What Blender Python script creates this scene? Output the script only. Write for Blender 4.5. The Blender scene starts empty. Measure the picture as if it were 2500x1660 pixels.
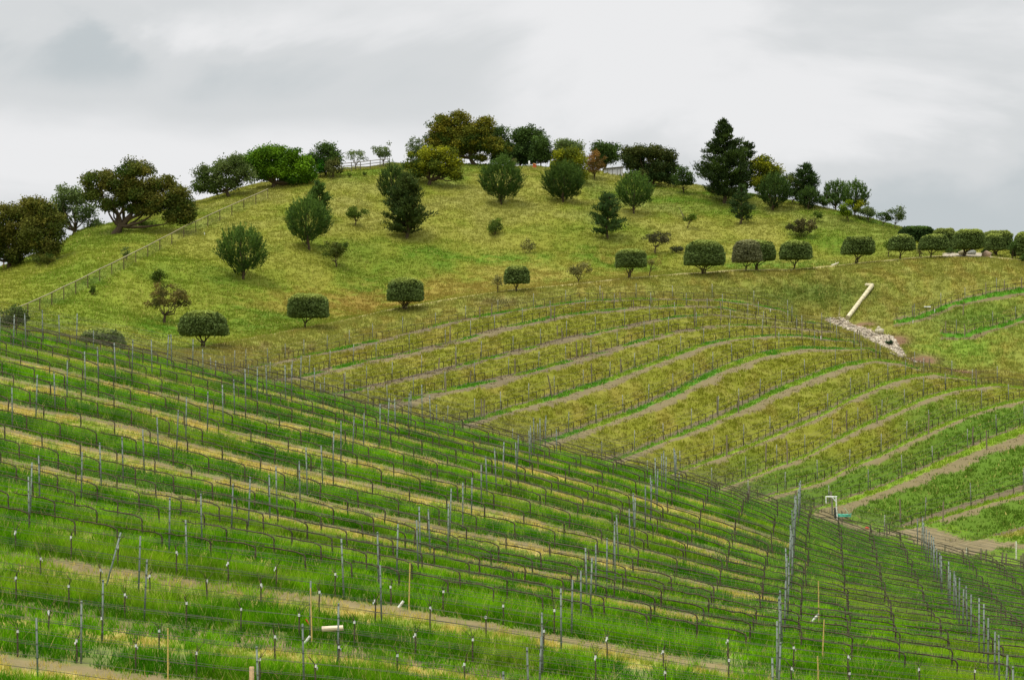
import bpy, math, random
import numpy as np
from mathutils import Vector, Matrix
random.seed(7); RNG = np.random.default_rng(7)
scene = bpy.context.scene
C = scene.collection
R = math.radians

# ------------------------------------------------------------------ camera
F = 2500 * 70 / 36.0            # focal length in photo pixels
CX, HY = 1250.0, 1000.0         # principal column and horizon row of the photo
cd = bpy.data.cameras.new('camera'); cam = bpy.data.objects.new('camera', cd); C.objects.link(cam)
cd.lens = 70; cd.sensor_width = 36; cd.sensor_fit = 'HORIZONTAL'
cd.shift_y = (HY - 830) / 2500.0
cd.clip_start = 0.5; cd.clip_end = 6000
cam.location = (0, 0, 0); cam.rotation_euler = (R(90), 0, 0)
scene.camera = cam

# ------------------------------------------------------------------ sky
SUN_EL, SUN_ROT = R(70), R(235)
w = bpy.data.worlds.new("World"); scene.world = w; w.use_nodes = True
nt = w.node_tree; nt.nodes.clear()
def N(nt, typ, **kw):
    n = nt.nodes.new(typ)
    for k, v in kw.items(): setattr(n, k, v)
    return n
def mathn(nt, op, a, b=None, c=None, clamp=False):
    n = N(nt, 'ShaderNodeMath', operation=op, use_clamp=clamp)
    for i, v in enumerate((a, b, c)):
        if v is None: continue
        if isinstance(v, (int, float)): n.inputs[i].default_value = v
        else: nt.links.new(v, n.inputs[i])
    return n.outputs[0]
def mixc(nt, fac, a, b, blend='MIX'):
    n = N(nt, 'ShaderNodeMix', data_type='RGBA', blend_type=blend)
    for i, v in ((0, fac), (6, a), (7, b)):
        if hasattr(v, 'links'): nt.links.new(v, n.inputs[i])
        elif isinstance(v, (int, float)): n.inputs[i].default_value = v
        else: n.inputs[i].default_value = (*v[:3], 1)
    return n.outputs[2]
sky = N(nt, 'ShaderNodeTexSky', sky_type='NISHITA'); sky.sun_disc = False
sky.sun_elevation = SUN_EL; sky.sun_rotation = SUN_ROT
bg1 = N(nt, 'ShaderNodeBackground'); nt.links.new(sky.outputs[0], bg1.inputs[0]); bg1.inputs[1].default_value = 0.05
tc = N(nt, 'ShaderNodeTexCoord')
sep = N(nt, 'ShaderNodeSeparateXYZ'); nt.links.new(tc.outputs['Generated'], sep.inputs[0])
def sky_noise(sx, sz, off, scale, detail, rough, warp=0.0):
    mp = N(nt, 'ShaderNodeMapping'); mp.inputs['Scale'].default_value = (sx, 1, sz); mp.inputs['Location'].default_value = off
    nt.links.new(tc.outputs['Generated'], mp.inputs[0])
    n = N(nt, 'ShaderNodeTexNoise'); n.inputs['Scale'].default_value = scale
    n.inputs['Detail'].default_value = detail; n.inputs['Roughness'].default_value = rough
    n.inputs['Distortion'].default_value = warp
    nt.links.new(mp.outputs[0], n.inputs['Vector']); return n.outputs[0]
n1 = sky_noise(1.0, 2.6, (0.35, 0.0, 0.21), 4.5, 6, 0.52, 0.6)
n2 = sky_noise(1.0, 2.2, (2.3, 1.0, 4.21), 9.0, 5, 0.5, 0.3)
m1 = mathn(nt, 'MULTIPLY_ADD', n1, 0.78, mathn(nt, 'MULTIPLY', n2, 0.22))
# cloud sheet: a heavier band high on the left, thinner in the middle, greyer low on the right
def mrange(sock, a, b, c=0.0, d=1.0):
    n = N(nt, 'ShaderNodeMapRange', interpolation_type='SMOOTHSTEP')
    for k_, v_ in zip((1, 2, 3, 4), (a, b, c, d)): n.inputs[k_].default_value = v_
    nt.links.new(sock, n.inputs[0]); return n.outputs[0]
X_, Z_ = sep.outputs[0], sep.outputs[2]
Zw = mathn(nt, 'ADD', Z_, mathn(nt, 'MULTIPLY_ADD', n1, 0.07, -0.035))
band = mathn(nt, 'MULTIPLY', mathn(nt, 'MULTIPLY', mrange(Zw, 0.130, 0.168), mrange(Zw, 0.196, 0.172)), mrange(X_, 0.06, -0.12))
topl = mathn(nt, 'MULTIPLY', mrange(Zw, 0.185, 0.215), mrange(X_, 0.05, -0.20))
lowr = mathn(nt, 'MULTIPLY', mrange(Zw, 0.155, 0.095), mrange(X_, 0.03, 0.22))
lowl = mathn(nt, 'MULTIPLY', mrange(Zw, 0.135, 0.085), mrange(X_, -0.10, -0.24))
m2 = mathn(nt, 'MULTIPLY_ADD', m1, 1.3, -0.03)
for sock, k_ in ((band, 0.27), (topl, 0.16), (lowr, 0.30), (lowl, 0.20)):
    m2 = mathn(nt, 'SUBTRACT', m2, mathn(nt, 'MULTIPLY', sock, k_))
m3 = m2
rp = N(nt, 'ShaderNodeValToRGB'); rp.color_ramp.interpolation = 'EASE'
e = rp.color_ramp.elements
e[0].position = 0.30; e[0].color = (0.55, 0.595, 0.615, 1)
e[1].position = 0.72; e[1].color = (0.86, 0.862, 0.87, 1)
k = e.new(0.50); k.color = (0.69, 0.71, 0.72, 1)
nt.links.new(m3, rp.inputs[0])
# an overcast sky grows brighter towards the zenith
zg = N(nt, 'ShaderNodeMapRange'); zg.inputs[1].default_value = 0.22; zg.inputs[2].default_value = 1.0
zg.inputs[3].default_value = 1.0; zg.inputs[4].default_value = 2.35
nt.links.new(sep.outputs[2], zg.inputs[0])
bg2 = N(nt, 'ShaderNodeBackground'); nt.links.new(rp.outputs[0], bg2.inputs[0]); nt.links.new(zg.outputs[0], bg2.inputs[1])
mx = N(nt, 'ShaderNodeMixShader'); mx.inputs[0].default_value = 0.96
nt.links.new(bg1.outputs[0], mx.inputs[1]); nt.links.new(bg2.outputs[0], mx.inputs[2])
wo = N(nt, 'ShaderNodeOutputWorld'); nt.links.new(mx.outputs[0], wo.inputs[0])

sl = bpy.data.lights.new('sun', 'SUN'); so = bpy.data.objects.new('sun', sl); C.objects.link(so)
sl.energy = 2.7; sl.angle = R(15); sl.color = (1.0, 0.95, 0.86)
sd = Vector((math.sin(SUN_ROT) * math.cos(SUN_EL), math.cos(SUN_ROT) * math.cos(SUN_EL), math.sin(SUN_EL)))
so.rotation_euler = sd.to_track_quat('Z', 'Y').to_euler()
scene.view_settings.view_transform = 'Standard'; scene.view_settings.look = 'None'
scene.view_settings.exposure = 0.0; scene.view_settings.gamma = 1

# ------------------------------------------------------------------ helpers
def lin(r, g, b, k=1.0):
    f = lambda c: (c / 12.92 if c <= 0.04045 else ((c + 0.055) / 1.055) ** 2.4)
    return np.array([f(r / 255) * k, f(g / 255) * k, f(b / 255) * k])
def tag(o, label=None, cat=None, group=None, kind=None):
    if label: o['label'] = label
    if cat: o['category'] = cat
    if group: o['group'] = group
    if kind: o['kind'] = kind
    return o
def empty(name, loc, label, cat, group=None):
    o = bpy.data.objects.new(name, None); C.objects.link(o); o.location = loc; o.empty_display_size = 0.2
    return tag(o, label, cat, group)
class MB:
    """collects arrays of tris and quads with per-vertex colour and builds ONE mesh"""
    def __init__(s): s.v = []; s.c = []; s.t = []; s.q = []; s.n = 0
    def add(s, v, faces, col):
        v = np.asarray(v, float).reshape(-1, 3); f = np.asarray(faces, int)
        col = np.asarray(col, float)
        if col.ndim == 1: col = np.tile(col, (len(v), 1))
        s.v.append(v); s.c.append(col)
        (s.t if f.shape[1] == 3 else s.q).append(f + s.n); s.n += len(v); return s
    def mesh(s, name, smooth=False):
        me = bpy.data.meshes.new(name)
        v = np.concatenate(s.v).astype(np.float32); c = np.concatenate(s.c).astype(np.float32)
        t = np.concatenate(s.t) if s.t else np.zeros((0, 3), int); q = np.concatenate(s.q) if s.q else np.zeros((0, 4), int)
        me.vertices.add(len(v)); me.vertices.foreach_set('co', v.ravel())
        idx = np.concatenate([t.ravel(), q.ravel()]).astype(np.int32)
        me.loops.add(len(idx)); me.loops.foreach_set('vertex_index', idx)
        st = np.concatenate([np.arange(len(t)) * 3, len(t) * 3 + np.arange(len(q)) * 4]).astype(np.int32)
        me.polygons.add(len(st)); me.polygons.foreach_set('loop_start', st)
        if smooth: me.polygons.foreach_set('use_smooth', np.ones(len(st), bool))
        me.update(calc_edges=True)
        a = me.color_attributes.new('col', 'FLOAT_COLOR', 'POINT')
        a.data.foreach_set('color', np.concatenate([c, np.ones((len(c), 1), np.float32)], 1).ravel())
        return me
    def build(s, name, mat, parent=None, smooth=False):
        me = s.mesh(name, smooth); me.materials.append(mat)
        o = bpy.data.objects.new(name, me); C.objects.link(o)
        if parent is not None: o.parent = parent
        return o
def tube(mb, pts, rad, col, sides=6, cap=True, rough=0.0):
    pts = np.asarray(pts, float); n = len(pts); rad = np.broadcast_to(np.asarray(rad, float), (n,)).copy()
    d = np.gradient(pts, axis=0); d /= np.linalg.norm(d, axis=1)[:, None] + 1e-9
    up = np.array([0, 0, 1.0]) if abs(d[:, 2]).mean() < 0.8 else np.array([1.0, 0, 0])
    a = np.cross(d, up); a /= np.linalg.norm(a, axis=1)[:, None] + 1e-9; b = np.cross(d, a)
    th = np.arange(sides) * 2 * np.pi / sides
    rr = rad[:, None] * (1 + rough * RNG.uniform(-1, 1, (n, sides)))
    v = pts[:, None, :] + rr[..., None] * (np.cos(th)[None, :, None] * a[:, None, :] + np.sin(th)[None, :, None] * b[:, None, :])
    i = np.arange(n - 1)[:, None] * sides; j = np.arange(sides)[None, :]; j2 = (j + 1) % sides
    f = np.stack([i + j, i + j2, i + sides + j2, i + sides + j], -1).reshape(-1, 4)
    mb.add(v.reshape(-1, 3), f, col)
    if cap:
        for e0 in (0, n - 1):
            vv = np.concatenate([v[e0], pts[e0][None]]); k = np.arange(sides)
            mb.add(vv, np.stack([k, (k + 1) % sides, np.full(sides, sides)], 1), col)
def box(mb, lo, hi, col):
    x0, y0, z0 = lo; x1, y1, z1 = hi
    v = [(x0,y0,z0),(x1,y0,z0),(x1,y1,z0),(x0,y1,z0),(x0,y0,z1),(x1,y0,z1),(x1,y1,z1),(x0,y1,z1)]
    mb.add(v, [(0,3,2,1),(4,5,6,7),(0,1,5,4),(1,2,6,5),(2,3,7,6),(3,0,4,7)], col)
def vnoise(x, y, seed=0):
    xi = np.floor(x).astype(np.int64); yi = np.floor(y).astype(np.int64); fx = x - xi; fy = y - yi
    fx = fx * fx * (3 - 2 * fx); fy = fy * fy * (3 - 2 * fy)
    def h(a, b):
        n = (a * 374761393 + b * 668265263 + seed * 974711) & 0x7fffffff
        n = ((n ^ (n >> 13)) * 1274126177) & 0x7fffffff
        return ((n ^ (n >> 16)) & 0xffff) / 65535.0
    return (h(xi, yi) * (1 - fx) + h(xi + 1, yi) * fx) * (1 - fy) + (h(xi, yi + 1) * (1 - fx) + h(xi + 1, yi + 1) * fx) * fy
def fbm(x, y, seed=0, octv=4):
    s = 0; a = 0.5; t = 0
    for k in range(octv): s = s + a * vnoise(x * 2 ** k, y * 2 ** k, seed + k * 17); t += a; a *= 0.55
    return s / t
def sstep(a, b, x): t = np.clip((x - a) / (b - a), 0, 1); return t * t * (3 - 2 * t)
def pchip(x, y, xi):
    h = np.diff(x); d = np.diff(y) / h; m = np.zeros(len(x))
    ok = d[1:] * d[:-1] > 0
    w1 = 2 * h[1:] + h[:-1]; w2 = h[1:] + 2 * h[:-1]
    with np.errstate(all='ignore'):
        mm = (w1 + w2) / (w1 / d[:-1] + w2 / d[1:])
    m[1:-1] = np.where(ok, mm, 0); m[0] = d[0]; m[-1] = d[-1]
    k = np.clip(np.searchsorted(x, xi) - 1, 0, len(x) - 2); t = (xi - x[k]) / h[k]
    t2 = t * t; t3 = t2 * t
    return (2*t3-3*t2+1)*y[k] + (t3-2*t2+t)*h[k]*m[k] + (-2*t3+3*t2)*y[k+1] + (t3-t2)*h[k]*m[k+1]

# ------------------------------------------------------------------ materials
def mat_col(name, rough=0.85, nscale=8.0, namt=0.25, trans=0.0, spec=0.2, bump=0.0, bscale=20.0, metallic=0.0, detail=3):
    m = bpy.data.materials.new(name); m.use_nodes = True; t = m.node_tree; b = t.nodes['Principled BSDF']
    at = N(t, 'ShaderNodeAttribute', attribute_name='col')
    tcn = N(t, 'ShaderNodeTexCoord')
    no = N(t, 'ShaderNodeTexNoise'); no.inputs['Scale'].default_value = nscale; no.inputs['Detail'].default_value = detail
    t.links.new(tcn.outputs['Object'], no.inputs['Vector'])
    f = mathn(t, 'MULTIPLY_ADD', no.outputs[0], 2 * namt, 1 - namt)
    cc = N(t, 'ShaderNodeVectorMath', operation='SCALE'); t.links.new(at.outputs['Color'], cc.inputs[0]); t.links.new(f, cc.inputs['Scale'])
    t.links.new(cc.outputs[0], b.inputs['Base Color'])
    b.inputs['Roughness'].default_value = rough; b.inputs['Specular IOR Level'].default_value = spec
    b.inputs['Metallic'].default_value = metallic
    if bump > 0:
        n2 = N(t, 'ShaderNodeTexNoise'); n2.inputs['Scale'].default_value = bscale; n2.inputs['Detail'].default_value = 4
        t.links.new(tcn.outputs['Object'], n2.inputs['Vector'])
        bu = N(t, 'ShaderNodeBump'); bu.inputs['Strength'].default_value = bump; bu.inputs['Distance'].default_value = 0.1
        t.links.new(n2.outputs[0], bu.inputs['Height']); t.links.new(bu.outputs[0], b.inputs['Normal'])
    if trans > 0:
        tr = N(t, 'ShaderNodeBsdfTranslucent'); t.links.new(cc.outputs[0], tr.inputs[0])
        ms = N(t, 'ShaderNodeMixShader'); ms.inputs[0].default_value = trans
        out = t.nodes['Material Output']
        t.links.new(b.outputs[0], ms.inputs[1]); t.links.new(tr.outputs[0], ms.inputs[2]); t.links.new(ms.outputs[0], out.inputs[0])
    return m
M_GROUND = mat_col('ground_soil_and_turf', 0.95, 2.2, 0.2, bump=0.6, bscale=5.0, spec=0.1, detail=7)
M_GRASS = mat_col('grass_blades', 0.9, 1.5, 0.10, trans=0.35, spec=0.04)
M_LEAF = mat_col('leaves', 0.75, 1.2, 0.18, trans=0.22, spec=0.1)
M_BARK = mat_col('bark', 0.95, 6.0, 0.3, spec=0.1, bump=0.6, bscale=14)
M_WOOD = mat_col('weathered_wood', 0.9, 5.0, 0.25, spec=0.1, bump=0.3)
M_STEEL = mat_col('galvanised_steel', 0.6, 3.0, 0.18, spec=0.4, metallic=0.15)
M_WIRE = mat_col('trellis_wire', 0.6, 1.0, 0.15, spec=0.4)
M_PVC = mat_col('white_plastic', 0.5, 3.0, 0.1, spec=0.4)
M_CONC = mat_col('pipe_shell', 0.8, 1.6, 0.5, bump=0.2)
M_ROCK = mat_col('rock', 0.9, 3.0, 0.25, bump=0.5, bscale=8)
M_PAINT = mat_col('plain_paint', 0.6, 4.0, 0.1)
M_MESH = bpy.data.materials.new('chain_link'); M_MESH.use_nodes = True
_t = M_MESH.node_tree; _b = _t.nodes['Principled BSDF']; _b.inputs['Base Color'].default_value = (0.22, 0.22, 0.2, 1); _b.inputs['Roughness'].default_value = 0.6
_tr = N(_t, 'ShaderNodeBsdfTransparent'); _mx = N(_t, 'ShaderNodeMixShader'); 
_wv = N(_t, 'ShaderNodeTexNoise'); _wv.inputs['Scale'].default_value = 1.3
_tc = N(_t, 'ShaderNodeTexCoord'); _t.links.new(_tc.outputs['Object'], _wv.inputs['Vector'])
_t.links.new(mathn(_t, 'MULTIPLY_ADD', _wv.outputs[0], 0.16, 0.02), _mx.inputs[0])
_t.links.new(_tr.outputs[0], _mx.inputs[1]); _t.links.new(_b.outputs[0], _mx.inputs[2]); _t.links.new(_mx.outputs[0], _t.nodes['Material Output'].inputs[0])

# ------------------------------------------------------------------ terrain
# near hillside: rows of vines are straight lines t = 0.978*Y + 0.208*X = const, two metres apart
XS = np.array([-400, 0, 300, 600, 900, 1200, 1500, 1800, 2100, 2500, 2900], float)
NEAR = {36: [2000,2080,2120,2150,2180,2210,2240,2270,2300,2330,2380], 44: [1690,1760,1800,1835,1860,1900,1940,1980,2010,2050,2090],
        52: [1430,1500,1545,1580,1610,1655,1700,1745,1780,1820,1860], 58: [1235,1310,1362,1402,1447,1500,1556,1610,1645,1695,1745],
        70: [1000,1094,1163,1222,1291,1356,1411,1474,1520,1576,1625], 78: [860,959,1022,1102,1167,1229,1305,1392,1460,1535,1600],
        86: [765,859,926,995,1070,1147,1223,1315,1405,1485,1550], 90: [740,832,888,965,1043,1113,1180,1270,1382,1455,1520]}
RIDGE_Y = [735, 814, 866, 929, 997, 1070, 1142, 1217, 1302, 1399, 1450]
RX = np.array([-400,0,106,196,296,339,476,582,662,794,953,1112,1250,1356,1462,1621,1726,1832,1938,1991,2071,2203,2309,2415,2500,2900], float)
RY = np.array([735,814,830,848,864,875,904,928,941,970,1010,1044,1079,1110,1134,1169,1195,1227,1253,1269,1296,1328,1357,1381,1399,1450], float)
RIDGE_T = [94, 94, 94.5, 95, 95.5, 96, 98, 101, 105, 104, 104]
FX = [-400, 0, 300, 600, 900, 1200, 1500, 1800, 2100, 2300, 2500, 2900]
F0D = [190, 185, 178, 175, 172, 170, 168, 162, 155, 148, 138, 135]
MX = [-400,0,300,600,750,944,1106,1200,1311,1430,1556,1650,1758,1823,1902,1950,2010,2082,2154,2226,2298,2370,2500,2900]
MY = [755,806,858,893,866,826,781,765,747,734,729,729,732,740,754,775,794,826,858,885,903,914,935,960]
MD = [190,194,188,195,208,224,232,236,240,244,247,249,250,250,249,246,240,232,228,225,223,221,218,215]
ROX = [-400,0,300,380,495,600,800,944,1088,1232,1376,1520,1650,1722,1801,1938,2046,2136,2262,2334,2402,2500,2900]
ROY = [745,797,852,864,848,829,792,758,733,711,697,681,670,667,661,659,650,640,629,625,627,636,650]
ROD_X = [-400,0,300,600,900,1200,1500,1800,2100,2300,2500,2900]; ROD = [208,206,200,215,240,250,260,268,272,275,275,275]
CRX = [-400,0,115,165,209,250,300,400,484,612,669,770,840,904,951,1135,1304,1400,1498,1600,1700,1800,1938,2010,2136,2190,2276,2400,2500,2900]
CRY = [700,655,612,590,564,554,544,518,497,459,450,428,417,412,405,404,407,414,424,438,456,474,492,506,542,557,582,598,605,620]
CRD_X = [-400,0,300,600,900,1200,1500,1800,2100,2300,2500,2900]; CRD = [262,270,290,315,325,335,335,325,305,300,297,297]
ROWS = [  # vine rows of the far block (polylines seen in the photo), top to bottom
 [(0,1060),(561,907),(676,884),(800,855),(944,826),(1106,781),(1200,765),(1311,747),(1430,734),(1556,729),(1650,729),(1758,732),(1823,740),(1902,754)],
 [(0,1090),(648,932),(720,921),(800,900),(944,869),(1088,839),(1232,797),(1340,774),(1448,759),(1556,750),(1650,747),(1758,750),(1837,768),(1920,787)],
 [(0,1160),(836,957),(962,930),(1088,901),(1196,873),(1304,846),(1412,819),(1520,797),(1650,772),(1740,768),(1848,778),(1990,806)],
 [(0,1220),(944,984),(1052,957),(1160,934),(1268,912),(1361,887),(1466,858),(1556,831),(1650,808),(1722,797),(1801,793),(1884,796),(2010,808)],
 [(0,1320),(1160,1020),(1268,988),(1376,957),(1466,930),(1556,896),(1650,860),(1722,837),(1794,824),(1884,817),(1956,819),(2046,830)],
 [(0,1420),(1315,1076),(1376,1060),(1466,1029),(1556,995),(1650,954),(1722,912),(1794,880),(1866,858),(1956,846),(2078,850)],
 [(0,1560),(1477,1125),(1538,1107),(1650,1060),(1722,1031),(1794,999),(1866,964),(1920,937),(1992,909),(2064,885),(2136,876),(2226,889)],
 [(0,1700),(1650,1149),(1722,1125),(1794,1099),(1866,1071),(1938,1040),(2010,1009),(2082,968),(2154,934),(2226,916),(2298,909)],
 [(0,1820),(1751,1191),(1812,1171),(1902,1135),(1974,1107),(2046,1067),(2118,1031),(2190,999),(2262,966),(2334,948),(2442,937),(2500,939)],
 [(0,1900),(1841,1220),(1938,1193),(2010,1171),(2082,1135),(2154,1107),(2226,1069),(2298,1035),(2370,1006),(2442,984),(2500,972),(2800,930)],
 [(0,1950),(1963,1250),(2046,1222),(2154,1186),(2262,1139),(2334,1107),(2406,1074),(2500,1038),(2800,930)],
 [(0,2060),(2100,1330),(2246,1275),(2316,1254),(2406,1225),(2500,1200),(2800,1110)]]
KNOLL = [[(2181,784),(2227,775),(2281,757),(2337,735),(2405,721),(2500,709),(2700,690)], [(2295,813),(2354,816),(2397,809),(2447,792),(2500,772),(2700,720)]]
def I(x, xp, fp): return np.interp(x, xp, fp)
def rows_at(x):
    """image rows of the 12 vine rows at column x, ordered"""
    x = np.asarray(x, float); out = []; prev = I(x, MX, MY) - 1.0
    for r in ROWS:
        rx, ry = zip(*r); y = I(x, rx, ry)
        y = np.maximum(y, prev + 1.6); out.append(y); prev = y
    return out
def profile(x, Dq):
    """ground height at column x for depths Dq (before terracing)"""
    u = (x - CX) / F; kk = 0.978 + 0.208 * u
    ts = sorted(NEAR); yt = [I(x, XS, NEAR[t]) for t in ts]; tr = I(x, XS, RIDGE_T); yr = I(x, RX, RY)
    ts2 = [t for t in ts if t < tr - 2]; yt2 = [min(y, 3000) for t, y in zip(ts, yt) if t < tr - 2]
    ts2 = np.array(ts2 + [tr]); yt2 = np.array(yt2 + [min(yr, yt2[-1] - 4)])
    yr = yt2[-1]
    Dr = tr / kk; D0 = I(x, FX, F0D)
    z = np.zeros(len(Dq))
    a = Dq <= 36 / kk
    z36 = (HY - yt2[0]) * (36 / kk) / F
    z[a] = -1.9 + (z36 + 1.9) * (Dq[a] / (36 / kk))
    a = (Dq > 36 / kk) & (Dq <= Dr)
    if a.any(): z[a] = (HY - pchip(ts2, yt2, Dq[a] * kk)) * Dq[a] / F
    a = (Dq > Dr) & (Dq < D0); p = (Dq[a] - Dr) / (D0 - Dr)
    z[a] = (HY - yr) * Dq[a] / F - 4 * 5.0 * p * (1 - p)
    md, my = I(x, MX, MD), I(x, MX, MY); gw = sstep(1880, 2060, x)
    rd, ry = I(x, ROD_X, ROD), I(x, ROX, ROY); c, cy = I(x, CRD_X, CRD), I(x, CRX, CRY)
    P = [(D0, yr), (md, my), (md + 3 + 6 * gw, my - 4)]
    if x > 2050: P.append((I(x, [2050, 2100, 2300, 2500, 2900], [247, 246, 247, 242, 240]), I(x, [2050, 2100, 2300, 2500, 2900], [772, 775, 778, 820, 850])))
    P += [(rd, ry), (rd + 4, ry - 3.5), (c, cy)]
    Dp = np.array([q[0] for q in P]); zp = np.array([(HY - q[1]) * q[0] / F for q in P])
    zc = zp[-1]
    Dp = np.insert(Dp, -1, (Dp[-2] + Dp[-1]) / 2); zp = np.insert(zp, -1, (zp[-2] + zp[-1]) / 2 + 1.0)
    Dp = np.concatenate([Dp, [c + 15, c + 60, c + 200, 3500]]); zp = np.concatenate([zp, [zc + 1.0, zc - 8, -14, -15]])
    a = Dq >= D0; z[a] = pchip(Dp, zp, Dq[a])
    return z
GX = np.concatenate([np.arange(-1300, -450, 50), np.arange(-450, 2960, 6.0), np.arange(3000, 3900, 60)])
GD = np.concatenate([np.arange(2, 44, 1.5), np.arange(44, 108, 0.33), np.arange(108, 136, 2.0), np.arange(136, 276, 0.36), np.arange(276, 350, 0.9),
                     np.arange(350, 620, 12), np.arange(620, 3500, 160)])
ZG = np.stack([profile(x, GD) for x in GX])          # (nx, nd)
XG, DG = np.meshgrid(GX, GD, indexing='ij')
def terrace(XG, DG, ZG):
    Y = HY - ZG * F / DG; rr = np.stack(rows_at(XG))      # (12, nx, nd)
    last = rr[-1] + 90; allr = np.concatenate([rr, last[None]])
    wv = np.zeros_like(Y) - 1.0; H = np.zeros_like(Y)
    for i in range(12):
        m = (Y >= allr[i]) & (Y < allr[i + 1]); sp = allr[i + 1] - allr[i]
        wv = np.where(m, i + (Y - allr[i]) / sp, wv); H = np.where(m, sp, H)
    far = DG > 130
    wv = np.where(far, wv, -1); p = wv - np.floor(wv)
    r = np.where(p < .36, p * .55, np.where(p < .82, .198 - (p - .36) * (.198 + .099) / .46, -.099 + (p - .82) * .55))
    hm = np.clip(H * DG / F * 1.0, 0, 3.0)
    dz = np.where(wv >= 0, r * hm, 0) * sstep(8, 25, H) * (DG < 262)
    return wv, np.where(wv >= 0, p, -1), H, dz
WV, PH, HH, DZ = terrace(XG, DG, ZG)
ZB = ZG.copy()
WX = (XG - CX) / F * DG
lump = (fbm(WX * .35, DG * .35, 3) - .5) * np.where(DG < 125, .22, .75) + (fbm(WX * .1, DG * .1, 9, 3) - .5) * np.where(DG < 125, 0, 1.1)
_rd = np.interp(XG, ROD_X, ROD); lump *= sstep(30, 45, DG) * np.where(WV >= 0, .12, 1) * (1 - .9 * np.exp(-((DG - _rd - 1) / 7) ** 2))
ZG = ZG + DZ + lump
def bil(A, x, D):
    i = np.clip(np.searchsorted(GX, x) - 1, 0, len(GX) - 2); j = np.clip(np.searchsorted(GD, D) - 1, 0, len(GD) - 2)
    fx = (x - GX[i]) / (GX[i+1] - GX[i]); fd = (D - GD[j]) / (GD[j+1] - GD[j])
    return (A[i, j] * (1-fx) + A[i+1, j] * fx) * (1-fd) + (A[i, j+1] * (1-fx) + A[i+1, j+1] * fx) * fd
def ground(x, D): return bil(ZG, x, D)
def gz(X, Y):                                       # height under world point
    return ground(CX + F * np.asarray(X) / np.asarray(Y), np.asarray(Y))
def hit(x, y, lo=135, hi=345):
    """world point where the sight line through (x,y) meets the ground between depths lo and hi"""
    D = np.arange(lo, hi, 0.25); z = ground(np.full(len(D), float(x)), D); yy = HY - z * F / D
    k = np.where(yy <= y)[0]
    if len(k): d = D[k[0]]
    else: d = D[np.argmin(yy)]
    return np.array([(x - CX) / F * d, d, float(ground(np.array([float(x)]), np.array([d]))[0])])

# ---- ground colours (what grows or lies where)
G_GRN = lin(78, 118, 26); G_OLV = lin(138, 141, 50); G_STRAW = lin(178, 168, 92); G_SOIL = lin(122, 111, 78); G_DSOIL = lin(92, 82, 66)
G_LIME = lin(124, 148, 40); G_BRN = lin(152, 124, 60); G_BRT = lin(82, 134, 30); G_DGR = lin(70, 100, 34); G_ROAD = lin(136, 123, 94); G_PALE = lin(150, 150, 84)
def mixv(a, b, f): return a * (1 - f[..., None]) + b * f[..., None]
def gauss(X, Y, cx, cy, sx, sy): return np.exp(-((X - cx) / sx) ** 2 - ((Y - cy) / sy) ** 2)
def seg_dist(X, Y, poly):
    """signed vertical distance (down positive) to polyline at the same column, nan outside"""
    px, py = zip(*poly); d = Y - np.interp(X, px, py); return np.where((X < px[0]) | (X > px[-1]), np.nan, d)
RUB = [(2008,778),(2055,777),(2079,794),(2110,805),(2136,816),(2177,822),(2196,848),(2212,873),(2196,876),(2170,861),(2119,836),(2085,811),(2035,796)]
def inpoly(X, Y, poly):
    ins = np.zeros(X.shape, bool); n = len(poly)
    for i in range(n):
        x0, y0 = poly[i]; x1, y1 = poly[(i + 1) % n]
        c = ((y0 > Y) != (y1 > Y)) & (X < (x1 - x0) * (Y - y0) / (y1 - y0 + 1e-9) + x0)
        ins ^= c
    return ins
DIRT_T = ([1940,1979,2065,2119,2278,2406,2500,2700],[1250,1265,1284,1288,1303,1316,1326,1340])
DIRT_B = ([1940,2065,2135,2199,2310,2360,2406,2500,2700],[1285,1300,1305,1321,1352,1352,1340,1335,1350])
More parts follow.
